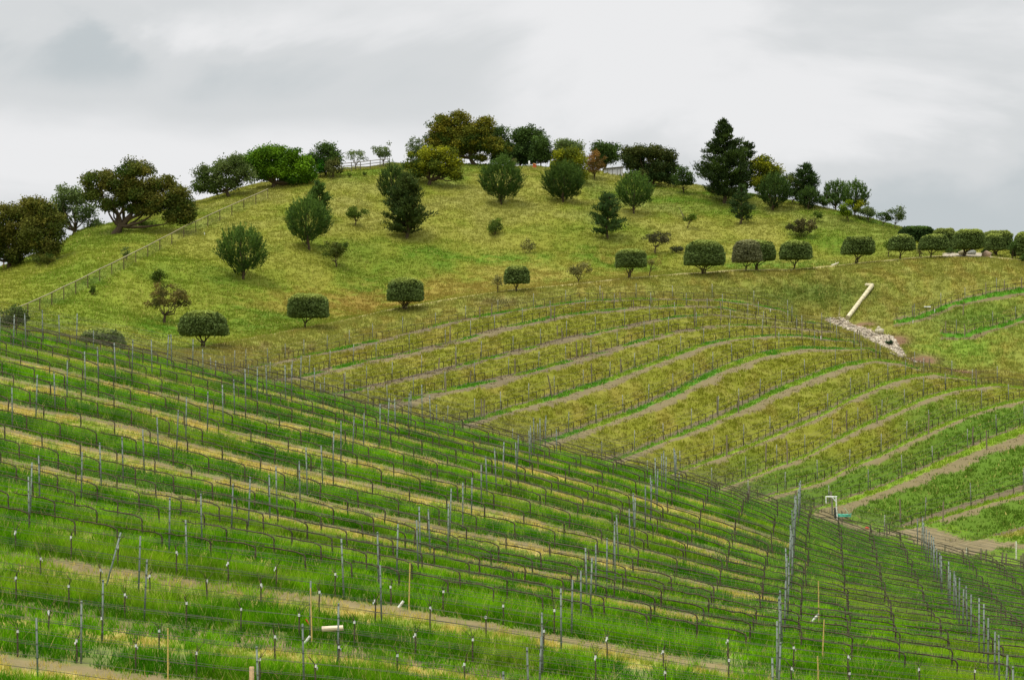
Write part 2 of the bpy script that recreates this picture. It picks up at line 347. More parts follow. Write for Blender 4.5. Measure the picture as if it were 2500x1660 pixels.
def cover(X, D, Z, wv, p, H):
    """colour, blade-colour, blade density, blade height for ground points (X = photo column, D = depth)"""
    wx = (X - CX) / F * D; Y = HY - Z * F / D
    n1 = fbm(wx * .22, D * .22, 11); n2 = fbm(wx * .06, D * .045, 12, 3); n3 = fbm(wx * 1.1, D * 1.1, 13, 3); n4 = fbm(wx * .5, D * .12, 15, 3)
    # --- hillside
    col = mixv(np.broadcast_to(G_OLV, X.shape + (3,)), lin(168, 162, 84), .35 * sstep(.40, .75, n2) + .2 * sstep(.4, .75, n1))
    col = mixv(col, G_GRN, .5 * sstep(.50, .30, n2) + .25 * sstep(.45, .25, n1))
    col = mixv(col, G_PALE, .45 * sstep(.3, .7, n1) * sstep(640, 480, Y))
    col = mixv(col, G_LIME, .38 * np.clip(gauss(X, Y, 430, 740, 420, 110) + gauss(X, Y, 200, 640, 300, 90), 0, 1) * sstep(.25, .6, n1))
    col = mixv(col, G_BRN, .75 * np.clip(gauss(X, Y, 900, 740, 330, 45) + .8 * gauss(X, Y, 1500, 640, 160, 40) + .6 * gauss(X, Y, 1250, 690, 250, 30), 0, 1) * sstep(.35, .62, n1 * .5 + n3 * .5))
    col = mixv(col, G_BRT, .7 * np.clip(gauss(X, Y, 1230, 632, 150, 14) + gauss(X, Y, 400, 800, 90, 30) + gauss(X, Y, 1900, 650, 230, 12), 0, 1) * sstep(.3, .6, n3))
    col = mixv(col, G_DGR, .6 * np.clip(gauss(X, Y, 1960, 715, 150, 50) + gauss(X, Y, 2380, 780, 130, 28) + gauss(X, Y, 1880, 690, 80, 22), 0, 1))
    col = mixv(col, G_PALE, .6 * np.clip(gauss(X, Y, 1700, 700, 220, 28) + gauss(X, Y, 2300, 660, 260, 30), 0, 1))
    dens = np.ones(X.shape); hgt = .17 + .12 * n1; blade = col.copy()
    # track along the topiaries
    ry = I(X, ROX, ROY); e = (Y - ry); tr = (D > 180) & (D < 290) & (e > -4.2) & (e < 1.0) & (X > 380)
    tr = tr & ((X < 1650) & (e > -1.7) | (X >= 1650) & (e > -2.6))
    col = np.where(tr[..., None], lin(160, 150, 100) * (.8 + .4 * n3[..., None]), col); dens = np.where(tr, 0, dens)
    lot = (X > 2300) & (X < 2420) & (Y > 618) & (Y < 629) & (D > 250); col = np.where(lot[..., None], lin(172, 162, 142), col); dens = np.where(lot, 0, dens)
    # bank under the track
    bank = (e > 1.2) & (D > 170) & (wv < 0) & (X > 380)
    bn = sstep(.42, .66, fbm(wx * .8, D * .25, 31))
    bc = mixv(mixv(np.broadcast_to(G_OLV, X.shape + (3,)), G_PALE, .7 * n3), G_BRN, .35 * bn)
    bc = mixv(bc, G_DGR, .7 * np.clip(gauss(X, Y, 1980, 720, 170, 42) + gauss(X, Y, 2380, 775, 130, 28), 0, 1))
    bc = mixv(bc, G_DSOIL, .6 * gauss(X, Y, 700, 846, 120, 14) * bn + .6 * gauss(X, Y, 1220, 735, 60, 9))
    bc = mixv(bc, lin(112, 150, 44), np.clip(.7 * gauss(X, Y, 2360, 850, 170, 50) + .45 * gauss(X, Y, 2430, 760, 120, 45), 0, 1) * sstep(.2, .6, n1 * .5 + n3 * .5))
    col = np.where(bank[..., None], bc, col); hgt = np.where(bank, .32, hgt)
    # --- terraced block
    blk = wv >= 0; rowi = np.floor(wv); q = p + (n3 - .5) * .06 + (fbm(wx * 3.1, D * 3.1, 91, 2) - .5) * .08
    up = sstep(5.5, 2.5, wv + 0 * X)        # upper rows: darker soil, patchy green strips
    bankc = mixv(mixv(np.broadcast_to(lin(126, 130, 38), X.shape + (3,)), G_STRAW, .25 * sstep(.45, .75, n3)), G_BRN, .3 * sstep(.5, .8, n4))
    bankc = mixv(bankc, lin(80, 120, 34), sstep(7.0, 9.5, wv + (n2 - .5) * 4) * .8)
    soil = mixv(np.broadcast_to(G_SOIL, X.shape + (3,)), G_DSOIL, np.clip(.1 + .5 * up * sstep(.3, .6, n1) + .5 * (q > .85), 0, 1))  # bank toe: dark soil, also painting in the shade of the rounded bank
    strip = mixv(mixv(np.broadcast_to(G_LIME, X.shape + (3,)), G_BRT, sstep(.35, .6, n4)), G_LIME * 1.2, sstep(5.5, 7, wv) * .7)
    c2 = bankc.copy(); d2 = np.ones(X.shape) * 1.0; h2 = .20 + .12 * n1
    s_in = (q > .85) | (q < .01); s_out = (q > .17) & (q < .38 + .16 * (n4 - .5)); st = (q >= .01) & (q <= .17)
    bankc = mixv(bankc, G_PALE, .55 * sstep(.62, .38, q + (n3 - .5) * .2) * sstep(.35, .6, n1 + .1))
    st_ok = (n4 > .40 * up) & (fbm(wx * .15, D * .15, 41) > .46 * up)
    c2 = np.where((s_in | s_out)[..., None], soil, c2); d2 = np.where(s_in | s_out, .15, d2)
    c2 = np.where((st & st_ok)[..., None], strip, c2); c2 = np.where((st & ~st_ok)[..., None], soil, c2); d2 = np.where(st & ~st_ok, .2, d2)
    h2 = np.where(st, .20, np.where(s_in | s_out, .10, h2)); d2 = np.where(st & st_ok, 1.5, d2)
    ok = blk & (X > 520)
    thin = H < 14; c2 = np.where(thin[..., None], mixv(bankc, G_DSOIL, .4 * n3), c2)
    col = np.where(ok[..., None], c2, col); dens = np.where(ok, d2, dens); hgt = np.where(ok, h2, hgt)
    for kr in KNOLL:
        d = seg_dist(X, Y, kr); ff = (D > 200) & (wv < 0)
        sgr = ff & (d > -2) & (d < 8 ) & (n4 > .3); ss = ff & ((d >= 8) & (d < 16) | (d > -7) & (d <= -2))
        col = np.where(ss[..., None], G_SOIL * .9, col); dens = np.where(ss, .1, dens)
        col = np.where(sgr[..., None], G_BRT * 1.1, col)
    # soil round the rubble, gully
    gs = np.clip(gauss(X, Y, 2110, 795, 30, 7) + gauss(X, Y, 2190, 835, 28, 14) + gauss(X, Y, 2250, 880, 40, 9) + gauss(X, Y, 2330, 908, 60, 6), 0, 1) * (D > 215)
    col = mixv(col, lin(120, 96, 72), np.where(wv < 0, np.clip(gs * 1.6, 0, 1), 0)); dens = np.where((gs > .35) & (wv < 0), .15, dens)
    inr = inpoly(X, Y, RUB) & (D > 200); col = np.where(inr[..., None], lin(168, 150, 136), col); dens = np.where(inr, 0, dens)
    # dirt turn-round at the foot of the block
    dt = I(X, *DIRT_T); db = I(X, *DIRT_B); dm = (D > 120) & (D < 185) & (X > 1940)
    lowr = dm & (Y > dt - 14)
    col = np.where(lowr[..., None], mixv(np.broadcast_to(lin(92, 130, 34), X.shape + (3,)), G_LIME, n3), col); dens = np.where(lowr, .9, dens); hgt = np.where(lowr, .25, hgt)
    dirt = dm & (Y > dt + (n3 - .5) * 6) & (Y < db + (n3 - .5) * 8); col = np.where(dirt[..., None], mixv(np.broadcast_to(G_SOIL, X.shape + (3,)), G_ROAD, n3), col)
    yard = dm & (gauss(X, Y, 2035, 1262, 55, 22) > .45); col = np.where(yard[..., None], G_SOIL, col)
    dens = np.where(dirt | yard, 0.03, dens)
    blade = col * 1.0
    # --- near vineyard
    t = .978 * D + .208 * wx; near = D < 125
    ph = np.mod(t - 69, 4.0); qn = (n3 - .5) * .5
    yel = sstep(2150, 1500, X + (n2 - .5) * 500) * sstep(96, 90, t) * np.where(t < 66, sstep(.40, .60, n2 + .12 * np.sin(t * .8)), 1.0)
    yel = np.where(t < 64, yel * .82, yel); yel = np.clip(yel + .12, 0, 1)
    isg = (ph + qn * .6 < 1.95) | (ph + qn * .6 > 3.9)
    gcol = mixv(mixv(np.broadcast_to(lin(60, 126, 6), X.shape + (3,)), lin(140, 196, 18), sstep(.35, .75, n3 * .5 + fbm(wx * 3.5, D * 3.5, 77, 2) * .5)), lin(160, 186, 44), .55 * sstep(.52, .75, n1))
    ycol = mixv(np.broadcast_to(lin(204, 186, 96), X.shape + (3,)), lin(134, 162, 30), sstep(.40, .62, n3 * .6 + .4 * fbm(wx * 4, D * 4, 71, 2)))
    soiln = mixv(np.broadcast_to(lin(140, 128, 90), X.shape + (3,)), lin(112, 100, 72), n1)
    m2_ = np.mod(t - 69, 2.0); dr = np.minimum(m2_, 2 - m2_)          # distance to the nearest vine row
    gcol = mixv(gcol, lin(54, 104, 10), .55 * sstep(.62, .25, dr + qn * .3)); gcol = mixv(gcol, lin(150, 176, 40), .35 * sstep(.6, .95, dr) * sstep(.35, .65, n1) * (t < 68))
    brown = (ph + qn > 3.35 - .3 * (t < 64)); n5 = fbm(wx * 2.5, D * 2.5, 55, 2)
    altg = (n5 > yel)                        # green regrowth taking over the bare alleys
    cn = np.where(isg[..., None], soiln * .6 + gcol * .4, np.where(brown[..., None], soiln, ycol * .55 + soiln * .45))
    bn_ = np.where(isg[..., None], gcol, np.where(altg[..., None], gcol * 1.05, ycol))
    dn = np.where(isg, 1.2 * sstep(.22, .45, n1 * .6 + .4 * n3), np.where(altg, .85, np.where(brown, .12, .85)))
    hn = np.where(isg, .20 + .34 * fbm(wx * 1.6, D * 1.6, 19, 2), np.where(altg, .24, .15)) * np.where(t < 62, 1.2, 1.0) * (.62 + .38 * sstep(.12, .55, dr))
    col = np.where(near[..., None], cn, col); blade = np.where(near[..., None], bn_, blade)
    dens = np.where(near, dn, dens); hgt = np.where(near, hn, hgt)
    return col, blade, dens, hgt
COL, _, _DN, _ = cover(XG, DG, ZB, WV, PH, HH)
COL = COL * (1 - .2 * np.clip(_DN, 0, 1) * (DG > 125))[..., None]     # far ground darkened under dense grass: painted shade between the blades
nx, nd = XG.shape
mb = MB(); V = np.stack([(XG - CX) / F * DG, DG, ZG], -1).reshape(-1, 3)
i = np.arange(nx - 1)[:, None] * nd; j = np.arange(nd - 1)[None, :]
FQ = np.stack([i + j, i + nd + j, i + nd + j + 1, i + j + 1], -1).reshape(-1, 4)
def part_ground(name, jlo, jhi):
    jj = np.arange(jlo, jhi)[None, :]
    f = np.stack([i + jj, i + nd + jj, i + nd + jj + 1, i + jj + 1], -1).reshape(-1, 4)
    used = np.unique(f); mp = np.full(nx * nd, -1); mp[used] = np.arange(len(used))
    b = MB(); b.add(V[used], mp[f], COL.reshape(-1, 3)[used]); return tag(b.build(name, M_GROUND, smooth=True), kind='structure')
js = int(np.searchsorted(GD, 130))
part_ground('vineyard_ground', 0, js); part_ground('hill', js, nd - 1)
b = MB(); b.add([(-4000, -4000, -17), (4000, -4000, -17), (4000, 4000, -17), (-4000, 4000, -17)], [(0, 1, 2, 3)], G_OLV); tag(b.build('ground', M_GROUND), kind='structure')

# ------------------------------------------------------------------ grass (nobody could count it)
def grass(name, label, n, xlo, xhi, dlo, dhi, blades, bw, spread, hk, seed, jit):
    rng = np.random.default_rng(seed)
    x = rng.uniform(xlo, xhi, n); D = np.sqrt(rng.uniform(dlo ** 2, dhi ** 2, n))
    zb = bil(ZB, x, D); wv, p, H, _ = terrace(x, D, zb)
    _, bc, dn, h = cover(x, D, zb, wv, p, H)
    k = rng.uniform(0, 1.3, n) < dn; x, D, bc, h = x[k], D[k], bc[k], h[k]; m = len(x)
    z = ground(x, D); X = (x - CX) / F * D
    y = HY - z * F / D; k = (y < 1740) & (y > 380); X, D, z, bc, h = X[k], D[k], z[k], bc[k], h[k]; m = len(X)
    base = np.stack([X, D, z - .03], -1)[:, None, :] + np.concatenate([rng.normal(0, spread, (m, blades, 2)), np.zeros((m, blades, 1))], -1)
    hh = (h * hk)[:, None] * rng.uniform(.55, 1.25, (m, blades)) * rng.uniform(.8, 1.2, (m, 1))
    lean = rng.normal(0, .38, (m, blades, 2)) * hh[..., None]
    az = rng.uniform(0, np.pi, (m, blades)); wd = np.stack([np.cos(az), np.sin(az), np.zeros_like(az)], -1) * (bw * rng.uniform(.6, 1.3, (m, blades)))[..., None]
    tip = base + np.concatenate([lean, hh[..., None]], -1)
    v = np.stack([base - wd, base + wd, tip], 2).reshape(-1, 3)
    cb = bc[:, None, :] * rng.uniform(1 - jit, 1 + jit, (m, blades, 1)) * rng.uniform(.96, 1.05, (m, 1, 1))
    dry = rng.random((m, blades, 1)) < .06; cb = np.where(dry, lin(190, 180, 100), cb)
    cc = np.repeat(cb.reshape(-1, 3), 3, 0)
    b = MB(); b.add(v, np.arange(len(v)).reshape(-1, 3), np.clip(cc, 0, .8)); o = b.build(name, M_GRASS)
    tag(o, label, 'grass', kind='stuff'); return o
grass('cover_crop_grass', 'tall green cover crop grass growing in bands between the near vine rows', 235000, -420, 2920, 46, 107, 9, .014, .10, 1.0, 1, .24)
grass('hillside_grass', 'rough olive and yellow grass covering the far hillside and terrace banks', 270000, -420, 2920, 145, 338, 8, .056, .26, 1.0, 2, .12)

# ------------------------------------------------------------------ trellis posts, wires and vines of the near hillside
def rowpt(t, n):
    n = n - 1.3; return .1553 * t + .978 * n, .9894 * t - .208 * n
def rowP(t, n, h=0.0):
    X, Y = rowpt(t, n); return np.array([X, Y, float(gz(np.array([X]), np.array([Y]))[0]) + h])
def img(P): return CX + F * P[0] / P[1], HY - F * P[2] / P[1]
TROWS = np.arange(47, 107, 2.0)
STEEL = lin(112, 122, 112); DARKW = lin(80, 78, 62)
def nrange(t):                        # extent of a row inside (a bit more than) the frame
    ns = np.arange(-45, 45, .25); X, Y = rowpt(t, ns); xi = CX + F * X / Y; k = ns[(xi > -380) & (xi < 2880)]
    return k[0], k[-1]
def post_mesh(h, w, col, name, lean=(0, 0)):
    b = MB(); a = w / 2
    for (x0, x1, y0, y1) in ((-a, a, -.006, .006), (-.006, .006, .006, a * 1.6)):
        box(b, (x0, y0, -.3), (x1, y1, h), col)
    for zz in np.arange(.3, h, .35): box(b, (-a * 1.25, -.013, zz), (a * 1.25, -.0062, zz + .03), col * .8)
    me = b.mesh(name); me.materials.append(M_STEEL); return me
PM = [post_mesh(hh, .05, STEEL * k, 'metal_post') for hh, k in ((1.75, 1), (1.85, 1.1), (1.65, .9), (1.8, .8))]
def put(me, name, loc, rot=(0, 0, 0), sc=1.0):
    o = bpy.data.objects.new(name, me); C.objects.link(o); o.location = loc; o.rotation_euler = rot; o.scale = (sc,) * 3 if not isinstance(sc, tuple) else sc
    return o
ordn = ['nearest the camera'] + ['%s from the camera' % s for s in ('second','third','fourth','fifth','sixth','seventh','eighth','ninth','tenth','eleventh','twelfth','thirteenth','fourteenth','fifteenth','sixteenth','seventeenth','eighteenth','nineteenth','twentieth','twenty-first','twenty-second','twenty-third','twenty-fourth','twenty-fifth','twenty-sixth','twenty-seventh','twenty-eighth','twenty-ninth','thirtieth')]
SPAN = 6.1
post_list = []
for t in TROWS:
    n0, n1_ = nrange(t); rs = random.Random(int(t))
    for k in range(int(n0 // SPAN) - 1, int(n1_ // SPAN) + 2):
        n = k * SPAN + rs.uniform(-.25, .25) * (1 if k < 0 else .3)
        if t < 64 and k < -1: n += rs.uniform(-.9, .9)
        P = rowP(t, n); xi, yi = img(P)
        if not (-370 < xi < 2870 and yi < 1700 + 130): continue
        if P[1] * 1 > 112: continue
        post_list.append((t, n, P))
def inframe(P): x_, y_ = img(P); return -8 < x_ < 2508 and y_ - F * 1.8 / P[1] < 1660
rest_posts = MB()
def rest_post(me, P, sc):
    v = np.empty(len(me.vertices) * 3, np.float32); me.vertices.foreach_get('co', v); v = v.reshape(-1, 3) * np.array([1, 1, sc]) + P
    c = np.empty(len(v) * 4, np.float32); me.color_attributes['col'].data.foreach_get('color', c)
    rest_posts.add(v, np.array([p_.vertices[:] for p_ in me.polygons]), c.reshape(-1, 4)[:, :3])
n_ind = 0
for (t, n, P) in post_list:
    if not inframe(P): rest_post(random.choice(PM), P, 1.0); continue
    o = put(random.choice(PM), 'metal_post', P, (R(random.uniform(-2, 2)), R(random.uniform(-2.6, 2.6)), R(random.uniform(-15, 15))), (1, 1, random.uniform(.94, 1.05))); n_ind += 1
    lb = 'upright grey steel trellis post in the near vine row %s' % ordn[int((t - 47) / 2)]
    tag(o, lb, 'trellis post', 'steel posts of the near vineyard slope')
P = hit(255, 1455, 44, 108); o = put(PM[1], 'metal_post', P, (0, R(15), 0)); tag(o, 'grey steel post leaning well to the right among upright posts at lower left', 'trellis post')
P = hit(2012, 1520, 44, 108)

def row_line(t, h, step=1.0, sag=.0):
    n0, n1_ = nrange(t); ns = np.arange(n0 - 1, n1_ + 1, step); X, Y = rowpt(t, ns); z = gz(X, Y)
    kz = np.ones(5) / 5; zz = np.convolve(np.pad(z, 2, mode='edge'), kz, 'valid')
    vis = Y < 112
    return np.stack([X, Y, zz + h], -1)[vis], ns
for ri, t in enumerate(TROWS):
    L, _ = row_line(t, 0)
    if len(L) < 3: continue
    e_ = empty('trellis_wires', L[0], 'set of thin dark trellis wires along the near vine row %s' % ordn[ri], 'trellis wires', 'trellis wires of the near vineyard slope')
    for h, r in ((.36, .008), (.68, .006), (1.0, .0045), (1.05, .0045), (1.34, .0045), (1.64, .0045)):
        b = MB(); LL = L + np.array([0, .07 if h == 1.12 else 0, h]); LL[:, 2] += RNG.normal(0, .006, len(LL)); tube(b, LL - L[0], r, DARKW * (.6 if h < .5 else 1.2), sides=3, cap=False)
        b.build('drip_hose' if h < .5 else 'wire', M_WIRE, e_)

BARK = lin(84, 76, 60)
def vine_parts(b_tr, b_co, slope, rng, o=np.zeros(3), fl=1.0, L=1.50, H=.68, sides=5, spurs=16):
    """trunk with a rounded shoulder running over into one horizontal cordon (towards -x)"""
    w_ = rng.uniform(-.04, .04, 2); c = BARK * rng.uniform(.75, 1.25)
    tr = np.array([[w_[0], 0, -.12], [w_[0] * .5, w_[1], .2], [0, w_[1] * .6, .45], [.01, 0, H - .16], [-.03, 0, H - .05]])
    tube(b_tr, tr + o, [.034, .028, .027, .028, .025], c, sides=sides, rough=.3)
    xs = np.linspace(-.03, -L, 8 if sides > 4 else 4); zz = H + slope * -xs * -1 * 1.0 + rng.normal(0, .012, len(xs)); zz[0] = H - .05
    zz = H + (-xs) * (-slope) + rng.normal(0, .012, len(xs)); zz[0] = H - .05
    if sides > 4: zz[1] = H + .2 * (-slope)
    co = np.stack([xs, rng.normal(0, .008, len(xs)), zz], -1)
    tube(b_co, co + o, np.linspace(.024, .014, len(xs)), c, sides=sides, rough=.4)
    for s in range(spurs):
        x = -rng.uniform(.15, L); z = H - slope * -x * 1 * 1.0
        z = np.interp(-x, -xs, zz); h = rng.uniform(.03, .12)
        tube(b_co, np.array([[x, 0, z], [x + rng.uniform(-.02, .02), rng.uniform(-.03, .03), z + h]]) + o, [.012, .007], c * .9, sides=3, cap=False)
def vine_slope(t, n): 
    a = rowP(t, n); bb = rowP(t, n - 1.4); return (a[2] - bb[2]) / 1.4    # dz per m going +x (negative: falls to the right)
vm = {}
def vine_mesh(sl):
    key = (round(sl / .04), random.randrange(3))
    if key not in vm:
        a, bb = MB(), MB(); vine_parts(a, bb, key[0] * .04, RNG)
        ma = a.mesh('trunk', True); ma.materials.append(M_BARK); mc = bb.mesh('cordon', True); mc.materials.append(M_BARK); vm[key] = (ma, mc)
    return vm[key]
mature = []
for t in TROWS:
    if t <= 57: continue
    n0, n1_ = nrange(t); rs = random.Random(int(t) * 3)
    for k in range(int(n0 / 1.525) - 1, int(n1_ / 1.525) + 2):
        n = k * 1.525 + .55 + rs.uniform(-.08, .08)
        P = rowP(t, n); xi, yi = img(P)
        if P[1] > 112 or not (-370 < xi < 2870 and yi < 1740): continue
        if rs.random() < .03: continue
        mature.append((P[1] + (1000 if not -15 < xi < 2560 else 0), t, n, P))
mature.sort(key=lambda a: a[0])
YAW = -math.atan2(.208, .978)
for (_, t, n, P) in mature[:300]:
    ma, mc = vine_mesh(vine_slope(t, n))
    e_ = empty('grapevine', P, 'leafless mature grapevine with long horizontal cordon, near row %s' % ordn[int((t - 47) / 2)], 'grapevine', 'mature grapevines on the near slope')
    e_.rotation_euler = (0, 0, YAW)
    for nm, me in (('trunk', ma), ('cordon', mc)):
        o = bpy.data.objects.new(nm, me); C.objects.link(o); o.parent = e_
ba = MB()
for (_, t, n, P) in mature[300:]:
    loc = MB(); vine_parts(loc, loc, vine_slope(t, n), RNG, sides=4, spurs=6)
    c_, s_ = math.cos(YAW), math.sin(YAW)
    for v in loc.v:
        v[:] = np.stack([v[:, 0] * c_ - v[:, 1] * s_, v[:, 0] * s_ + v[:, 1] * c_, v[:, 2]], -1) + P
    for v, c in zip(loc.v, loc.c): ba.v.append(v); ba.c.append(c)
    ba.t += [f + ba.n for f in loc.t]; ba.q += [f + ba.n for f in loc.q]; ba.n += loc.n
tag(ba.build('grapevines', M_BARK), 'many leafless grapevines with dark cordons in the upper rows of the near slope', 'grapevines', kind='stuff')

# young vines with white ties
ym = []
for k in range(6):
    rng = np.random.default_rng(100 + k); a, s, w_ = MB(), MB(), MB(); H = rng.uniform(.55, .75)
    tube(a, [(0, 0, -.1), (.01, .01, H * .5), (rng.uniform(-.03, .03), 0, H)], [.026, .022, .020], BARK * 1.1, sides=6, rough=.15)
    for q in range(3):
        an = rng.uniform(0, 6.28); l = rng.uniform(.2, .45); dx = math.cos(an) * l * .7
        tube(s, [(0, 0, H - .03), (dx * .6, .05, H + l * .4), (dx * 1.3, .08 * math.sin(an), H + l * .8)], [.010, .008, .005], BARK, sides=4, cap=False)
    tube(w_, [(0, 0, H - .07), (0, 0, H + .005)], [.034, .028], lin(215, 215, 210), sides=7)
    if k % 2: box(w_, (-.045, -.043, H - .14), (-.005, -.036, H - .07), lin(215, 215, 210))
    mm = []
    for b_, nm, mt in ((a, 'trunk', M_BARK), (s, 'shoots', M_BARK), (w_, 'tie', M_PVC)):
        me = b_.mesh(nm); me.materials.append(mt); mm.append((nm, me))
    ym.append(mm)
for t in TROWS:
    if t > 57: continue
    n0, n1_ = nrange(t); rs = random.Random(int(t) * 5)
    for k in range(int(n0 / 1.7) - 1, int(n1_ / 1.7) + 2):
        P = rowP(t, k * 1.7 + .4 + rs.uniform(-.15, .15)); xi, yi = img(P)
        if not (-20 < xi < 2530 and yi < 1710) or rs.random() < .1: continue
        e_ = empty('young_grapevine', P, 'short young grapevine with white trunk tie, near row %s' % ordn[int((t - 47) / 2)], 'young grapevine', 'young tied grapevines in the nearest rows')
        e_.rotation_euler = (0, 0, rs.uniform(0, 6.28))
        for nm, me in ym[rs.randrange(6)]:
            o = bpy.data.objects.new(nm, me); C.objects.link(o); o.parent = e_

# tall bamboo stakes and odd things lying in the near rows
BAMB = lin(205, 178, 104)
for x, yt, yb, lx, lb in ((410, 1533, 1672, 0, 'pale bamboo stake at bottom left, taller than the steel posts'), (762, 1437, 1578, 4, 'pale bamboo stake rising beside the white tube lying in the grass'),
        (998, 1375, 1490, -3, 'pale bamboo stake standing between steel posts right of the lying tube'), (1999, 1420, 1525, 1, 'tallest pale bamboo stake above the tilted white tube at lower right'),
        (2007, 1512, 1625, -5, 'pale bamboo stake just below the tilted white tube at lower right'), (1999, 1604, 1690, 3, 'pale bamboo stake cut by the bottom edge of the photo at lower right')):
    P = hit(x, yb, 44, 108); h = (yb - yt) * P[1] / F; b = MB(); dx = lx * P[1] / F
    tube(b, [(0, 0, -.2), (-dx * .5, 0, h * .5), (-dx, 0, h)], [.020, .019, .016], BAMB, sides=8)
    for zz in np.arange(.25, h, .3): tube(b, [(-dx * zz / h, 0, zz - .012), (-dx * zz / h, 0, zz + .012)], .024, BAMB * .8, sides=8)
    o = b.build('bamboo_stake', M_PAINT, smooth=False); o.location = P; tag(o, lb, 'stake')
P = hit(615, 1700, 44, 108); b = MB(); box(b, (-.06, -.06, -.3), (.05, .05, .72), lin(176, 150, 112)); o = b.build('wooden_stake', M_WOOD); o.location = P
tag(o, 'short thick square pale wooden stake at the bottom edge of the photo', 'stake')
def lying(name, label, cat, x, y, dx, dy, r, col, lift, mat=M_PVC, lo=44, hi=108, hollow=True):
    P = hit(x, y, lo, hi); s = P[1] / F; a = np.array([-dx / 2 * s, 0, dy / 2 * s]); n = 14
    b = MB(); tube(b, [a, -a], r, col, sides=n, cap=not hollow)
    if hollow:
        d = -2 * a / np.linalg.norm(2 * a); tube(b, [a + d * .01, -a - d * .01], r * .86, col * .25, sides=n, cap=True); 
    o = b.build(name, mat, smooth=False); o.location = P + np.array([0, 0, lift]); return tag(o, label, cat)
lying('grow_tube', 'thick pale tube lying level on the grass of the young rows', 'tube', 812, 1574, 52, -3, .075, lin(225, 205, 175), .42)
lying('grow_tube', 'thin white tube tilted steeply in the grass below the third bamboo stake', 'tube', 979, 1492, 12, -16, .04, lin(225, 225, 215), .2)
lying('grow_tube', 'thin white tube lying slanted left of the thick pale tube', 'tube', 750, 1588, 14, -18, .035, lin(220, 220, 210), .25)
lying('grow_tube', 'tilted white tube between the two bamboo stakes at lower right', 'tube', 1990, 1527, 18, -20, .04, lin(225, 225, 215), .25)
lying('red_stake', 'short red stake leaning in the grass left of the tallest left bamboo', 'stake', 752, 1553, 12, 16, .022, lin(205, 70, 50), .3, M_PAINT, hollow=False)

# ------------------------------------------------------------------ far terraced block: posts, wires, vines
def poly_pts(poly, step=1.4, xlo=None):
    xs = np.arange(max(poly[0][0], 480), min(poly[-1][0], 2530), 4.0); ys = np.interp(xs, *zip(*poly)); return xs, ys
sm_posts = []; wl = []; vine_b = MB()
RW = [rows_at(np.array([float(x)])) for x in np.arange(480, 2761, 6)]
RWx = np.arange(480, 2761, 6)
def track(xs, ys):
    out = []
    for x, y in zip(xs, ys):
        if y > I(x, RX, RY) + 25: continue
        D = np.arange(140, 300, .3); zb = bil(ZB, np.full(len(D), float(x)), D); yy = HY - zb * F / D; k = np.where(yy <= y)[0]
        if not len(k): continue
        d = D[k[0]]; out.append((x, (x - CX) / F * d, d, float(ground(np.array([float(x)]), np.array([d]))[0])))
    return np.array(out)
all_rows = []
for i_ in range(12):
    ys = np.array([q[i_][0] for q in RW]); end = ROWS[i_][-1][0]; k = RWx <= (end + 40 if i_ < 8 else 2760)
    all_rows.append(track(RWx[k], ys[k]))
for kr in KNOLL:
    xs = np.arange(kr[0][0], 2701, 6); all_rows.append(track(xs, np.interp(xs, *zip(*kr))))
rown = ['top', 'second', 'third', 'fourth', 'fifth', 'sixth', 'seventh', 'eighth', 'ninth', 'tenth', 'eleventh', 'lowest']
metal = []
for ri, T in enumerate(all_rows):
    if len(T) < 4: continue
    Pn = T[:, 1:4].copy(); Pn[:, 2] = np.convolve(np.pad(Pn[:, 2], 3, mode='edge'), np.ones(7) / 7, 'valid')
    lb = 'thin trellis wires and drip hose along the %s vine row of the terraced block' % rown[ri] if ri < 12 else ('thin trellis wires along the upper row on the right knoll' if ri == 12 else 'thin trellis wires along the lower curved row on the right knoll')
    e_ = empty('trellis_wires', Pn[0], lb, 'trellis wires', 'trellis wires of the terraced block')
    for h, r in ((.35, .014), (.78, .016), (1.2, .010), (1.5, .010)):
        b = MB(); tube(b, Pn - Pn[0] + np.array([0, 0, h]), r, DARKW * (.7 if h < 1 else 1.0), sides=3, cap=False); b.build('wire' if h > .5 else 'drip_hose', M_WIRE, e_)
    s = np.concatenate([[0], np.cumsum(np.linalg.norm(np.diff(T[:, 1:4], axis=0), axis=1))]); rs = random.Random(ri + 50)
    for d in np.arange(1.0 + rs.random() * 3, s[-1], 5.4):
        d += rs.uniform(-.3, .3); P = np.array([np.interp(d, s, T[:, q]) for q in (1, 2, 3)]); metal.append((P[1], P, ri))
    for d in np.arange(.5, s[-1], 1.42):
        if rs.random() < .06: continue
        P = np.array([np.interp(d, s, T[:, q]) for q in (1, 2, 3)]); P2 = np.array([np.interp(d - 1.1, s, Pn[:, q - 1]) for q in (1, 2, 3)])
        wb = rs.uniform(-.05, .05)
        tube(vine_b, [P + (0, 0, -.1), P + (wb, 0, .4), P + (0, 0, .72)], [.035, .032, .03], BARK * .8, sides=4)
        if ri > 3 or rs.random() < .7: tube(vine_b, [P + (0, 0, .72), (P + P2) / 2 + (0, 0, .8 + rs.uniform(-.02, .04)), P2 + (0, 0, .78)], [.028, .024, .016], BARK * .8, sides=4)
tag(vine_b.build('terrace_grapevines', M_BARK), 'small dark leafless grapevines along the rows of the far terraced block', 'grapevines', kind='stuff')
metal.sort(key=lambda a: a[0]); MM = [post_mesh(hh, .07, lin(128, 132, 118) * k, 'metal_post') for hh, k in ((1.7, 1), (1.8, .8), (1.6, 1.15))]
